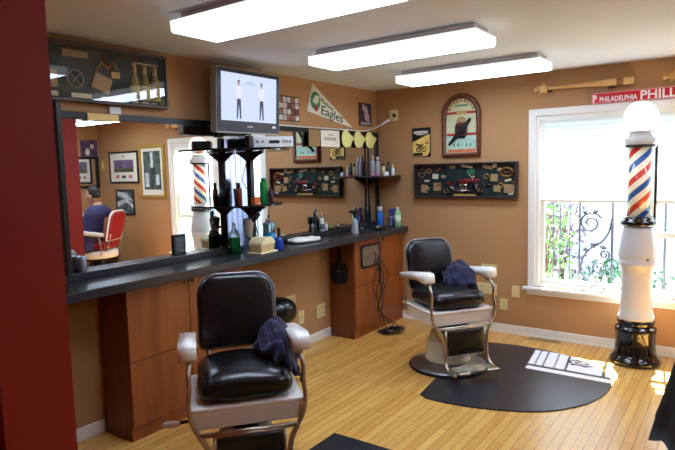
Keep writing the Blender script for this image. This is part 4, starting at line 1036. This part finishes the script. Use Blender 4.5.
# ------------------------------------------------------------------ hand mirrors and cords on the corner cabinet
hm = empty('hand_mirror', (0,0,0), 0, 'black backed hand mirror hanging on the cabinet side', 'hand mirror'); hm.matrix_world = RIGHT(.135,.63,-.9455)
MB().prism(rrect(.185,.20,.05,6,0,0), .001, .016, bev=.005).build('mirror_back', M['black_matte'], hm)
MB().prism(rrect(.034,.145,.012,4,0,.17), .001, .013, bev=.004).build('handle', M['black_matte'], hm)
MB().prism(disc(0,.02,.014,.010,0,0)[0], .0162, .017).build('badge', M['steel'], hm)
hm = empty('hand_mirror', (0,0,0), 0, 'rounded grey faced hand mirror hanging on the cabinet door', 'hand mirror'); hm.matrix_world = LEFT(-.678,.778,.3105)
MB().prism(rrect(.335,.225,.03,6), .001, .012, bev=.004).build('rim', M['black_matte'], hm)
MB().prism(rrect(.295,.185,.022,6), .0121, .0135).build('mirror_face', mat('cloudy_mirror',(170,166,160),.18,.85,var=.2,vscale=14), hm)
MB().box((.155,-.30,.001),(.178,.115,.0115), bev=.004).build('handle', M['black_matte'], hm)
rnd = random.Random(11)
for k in range(5):
    y0 = -.56+.03*k; pts = [(.335+.006*k, y0-.05, .80-.03*k)] if k < 4 else [(.335,-.40,.69)]
    for j in range(5):
        pts.append((.335+.012*rnd.random()+.004*k, -.56+.05*rnd.uniform(-1,1)+(.10*(k-2) if j in (1,2) else 0)*.5, .68-.13*j+.02*rnd.random()))
    for j in range(9):
        a_ = j*1.9+k; pts.append((.42+.085*math.cos(a_)+.02*k, -.56+.13*math.sin(a_)+.02*rnd.random(), .006+.006*k+.01*rnd.random()))
    tag(MB().tube(smooth_path(pts,6), .0042, 6).build('clipper_cord', M['black']), 'black cord hanging down the corner cabinet to a tangle on the floor', 'cord', 'tangled cords below the corner cabinet')

# small black stool behind the nearest chair
sx, sy = .36, -2.11
sl = empty('stool', (sx,sy,0), 0, 'round black padded stool tucked under the counter', 'stool')
MB().super((0,0,.545), (.31,.31,.20), .75, 1, 40, 20).build('seat', M['leather'], sl)
MB().lathe([(.02,.06),(.02,.46),(.09,.462)], 16).build('stem', M['chrome'], sl)
for k in range(5):
    a_ = 2*PI*k/5+.3
    lg = MB().tube([(.015*math.cos(a_),.015*math.sin(a_),.075),(.20*math.cos(a_),.20*math.sin(a_),.055)], [.016,.011], 8).build('leg', M['black'], sl)
    MB().super((.20*math.cos(a_),.20*math.sin(a_),.025), (.045,.045,.05), .9, .9, 16, 10).build('caster', M['black_matte'], lg)

# black smock on the red divider
ck = empty('black_smock', (3.259,-2.52,0), 0, 'black smock hanging at the picture edge over the pale floor', 'smock')
m_ = MB(); n = 40; ks = 16; vs = []; fs = []
for j in range(ks+1):
    z = 1.62-(1.62-.455)*j/ks; sp_ = j/ks
    w_ = .10+.20*sp_**.8; dpt = .05+.238*sp_**1.25
    for i in range(n):
        a_ = 2*PI*i/n
        fold = 1+.10*sp_*math.sin(7*a_+1.3)+.05*sp_*math.sin(11*a_)
        vs.append((-dpt*.5-.004+dpt*.5*math.cos(a_)*(fold if math.cos(a_) < 0 else 1), w_*math.sin(a_)*fold, z+(.02*math.sin(5*a_) if j == ks else 0)))
for j in range(ks):
    for i in range(n): fs.append((j*n+i, j*n+(i+1) % n, (j+1)*n+(i+1) % n, (j+1)*n+i))
fs.append(tuple(range(n))); fs.append(tuple(reversed([ks*n+i for i in range(n)])))
m_._add(vs, fs, 0, True); m_.build('garment', M['black_matte'], ck)
MB().tube([(-.002,0,1.66),(-.05,0,1.66),(-.06,0,1.69)], .006, 8).build('hook', M['steel'], ck)

# ------------------------------------------------------------------ far station seen in the mirror
fm = empty('station_mirror', (5.299,-.75,1.42), 0, 'black framed station mirror in front of the seated customer', 'mirror')
f = MB(); f.box((-.03,-.75,0),(0,-.70,.5)).box((-.03,.66,0),(0,.71,.5)).box((-.03,-.70,.46),(0,.66,.5)).box((-.03,-.70,0),(0,.66,.04)); f.build('frame', M['black'], fm)
MB().box((-.012,-.70,.04), (-.002,.66,.46)).build('glass', M['mirror'], fm)
fs_ = empty('station_counter', (5.10,-.75,0), 0, 'dark station counter with white top against the far wall', 'counter')
MB().box((-.19,-.70,0), (.198,.70,.86)).build('cabinet', walnut, fs_); MB().box((-.21,-.72,.86), (.198,.72,.90), bev=.004).build('worktop', M['black'], fs_)
fl = empty('flower_poster', (5.298,-.30,1.925), 0, 'purple and white floral poster above the station mirror', 'poster')
MB().box((-.012,-.02,0), (0,.26,.26), bev=.002).build('board', mat('plum_print',(84,62,96),.5,var=.6,vscale=14), fl)
MB().super((-.014,.09,.07), (.01,.08,.12), 1,1,16,8).super((-.014,.17,.16), (.01,.07,.08), 1,1,16,8).build('pale_figure', mat('pale_floral',(196,190,176),.5), fl)
bx = empty('towel_stack', (5.05,-.42,.90), 0, 'stack of white towels on the far station counter', 'towels')
for i in range(3): MB().box((-.09,-.14,.0+i*.045), (.09,.14,.043+i*.045), bev=.015, seg=3).build('towel', mat('white_terry',(238,234,222),.9), bx)
bottle('bottle', 'purple bottle beside the white towels on the far station', (5.08,-.18,.90), [(.04,0),(.042,.005),(.042,.2),(.02,.25)], mat('purple_bottle',(120,90,150),.3), [(.022,.25),(.022,.30),(0,.301)], g_white)

# ------------------------------------------------------------------ customer seen in the mirror
CH = (4.21,-.80); ca = math.radians(-30)
pr = empty('person', (CH[0]-.01,CH[1]+.03,-.095), ca, 'person with short dark hair seated in the red chair under a blue cape', 'person')
skin = mat('skin', (206,152,120), .55); hair = mat('dark_hair', (40,28,22), .6); bluec = mat('blue_cape', (46,46,88), .7, bump=.3, bscale=20)
def skinned(name, verts, edges, radii, material, parent, root=0, lv=2):
    me = bpy.data.meshes.new(name); me.from_pydata(verts, edges, []); o = bpy.data.objects.new(name, me); COL.objects.link(o)
    o.parent = parent
    sk = o.modifiers.new('skin', 'SKIN'); sk.use_smooth_shade = True
    for i, r in enumerate(radii):
        v = me.skin_vertices[0].data[i]; v.radius = (r,r) if not isinstance(r, tuple) else r; v.use_root = (i == root)
    s = o.modifiers.new('sub', 'SUBSURF'); s.levels = lv; s.render_levels = lv
    me.materials.append(material); return o
V = [(-.08,0,.80),(-.07,0,.93),(-.05,0,1.08),(-.03,0,1.20),(.0,0,1.275),(.035,0,1.34),
     (-.02,.15,1.19),(.02,.24,1.0),(.20,.20,.93),(.28,.12,.93),
     (-.02,-.15,1.19),(.02,-.24,1.0),(.20,-.20,.93),(.28,-.12,.93),
     (.0,.09,.78),(.34,.11,.80),(.42,.11,.40),(.50,.11,.30),
     (.0,-.09,.78),(.34,-.11,.80),(.42,-.11,.40),(.50,-.11,.30)]
E_ = [(0,1),(1,2),(2,3),(3,4),(4,5),(3,6),(6,7),(7,8),(8,9),(3,10),(10,11),(11,12),(12,13),(0,14),(14,15),(15,16),(16,17),(0,18),(18,19),(19,20),(20,21)]
Rr = [.13,.125,.14,.12,.055,.055,.065,.048,.038,.03,.065,.048,.038,.03,.09,.07,.045,.04,.09,.07,.045,.04]
body = skinned('body', V, E_, Rr, skin, pr)
hd_ = MB()
def headfn(q):
    z = q.z/.12
    x = q.x*(1-.10*max(0,-z))+(.012 if q.x > 0 and z < 0 else 0)
    return Vector((x, q.y*(1-.22*max(0,-z)), q.z))
hd_.super((.055,0,1.435), (.185,.15,.235), .95, .95, 32, 24, 0, None, headfn)
hd_.super((.152,0,1.43), (.035,.03,.05), .9, .9, 12, 10)
for s in (-1,1):
    hd_.super((.05,s*.077,1.425), (.05,.018,.065), .9, .9, 12, 10)
    hd_.super((.135,s*.032,1.452), (.018,.026,.014), 1, 1, 10, 8, 1)
hd_.super((.142,0,1.378), (.018,.05,.014), 1, 1, 12, 8, 2)
hd_.build('head', [skin, mat('eye_dark',(40,30,26),.3), mat('lip',(170,96,84),.5)], pr)
def hairfn(q):
    if q.x > .03 and q.z < .05: q = Vector((.03+(q.x-.03)*.15, q.y*.97, max(q.z,.03)))
    if q.z < -.06: q.z = -.06
    n_ = noise.noise(q*60)
    return q*(1+.03*n_)
MB().super((.045,0,1.462), (.205,.168,.215), .95, .95, 40, 28, 0, None, hairfn).build('hair', hair, pr)
cp = MB(); n = 48; ks = 18; vs = []; fs = []
for j in range(ks+1):
    u_ = j/ks
    for i in range(n):
        a_ = 2*PI*i/n; cx_, sx_ = math.cos(a_), math.sin(a_)
        if u_ < .25:
            k_ = u_/.25; rx_ = .062+(.15-.062)*k_; ry_ = .062+(.25-.062)*k_**.8; z = 1.30-.10*k_**2
        else:
            k_ = (u_-.25)/.75; rx_ = .15+.13*k_; ry_ = .25+.10*k_; z = 1.20-.52*k_
        cxo = -.01+.07*max(0,u_-.25)
        fr2 = (.16*max(0,u_-.25)/.75 if cx_ > 0 else 0)
        fold = 1+.05*u_*math.sin(9*a_)+.03*u_*math.sin(14*a_+1)
        bk_ = min(rx_, .15+.0*u_) if cx_ < 0 else rx_+fr2
        vs.append((cxo+bk_*cx_*fold, ry_*sx_*fold, z))
for j in range(ks):
    for i in range(n): fs.append((j*n+i, j*n+(i+1) % n, (j+1)*n+(i+1) % n, (j+1)*n+i))
cp._add(vs, fs, 0, True); cp.build('cape', bluec, pr)
trm = mat('grey_trousers',(60,62,72),.8)

# ------------------------------------------------------------------ view
scene.view_settings.view_transform = 'Standard'; scene.view_settings.look = 'None'
scene.view_settings.gamma = 1; scene.view_settings.exposure = 0.08
scene.view_settings.use_curve_mapping = False
cy = scene.cycles
cy.max_bounces = 10; cy.diffuse_bounces = 5; cy.glossy_bounces = 6; cy.transmission_bounces = 8; cy.transparent_max_bounces = 12
cy.caustics_reflective = False; cy.caustics_refractive = False; cy.sample_clamp_indirect = 6.0
cy.use_denoising = True
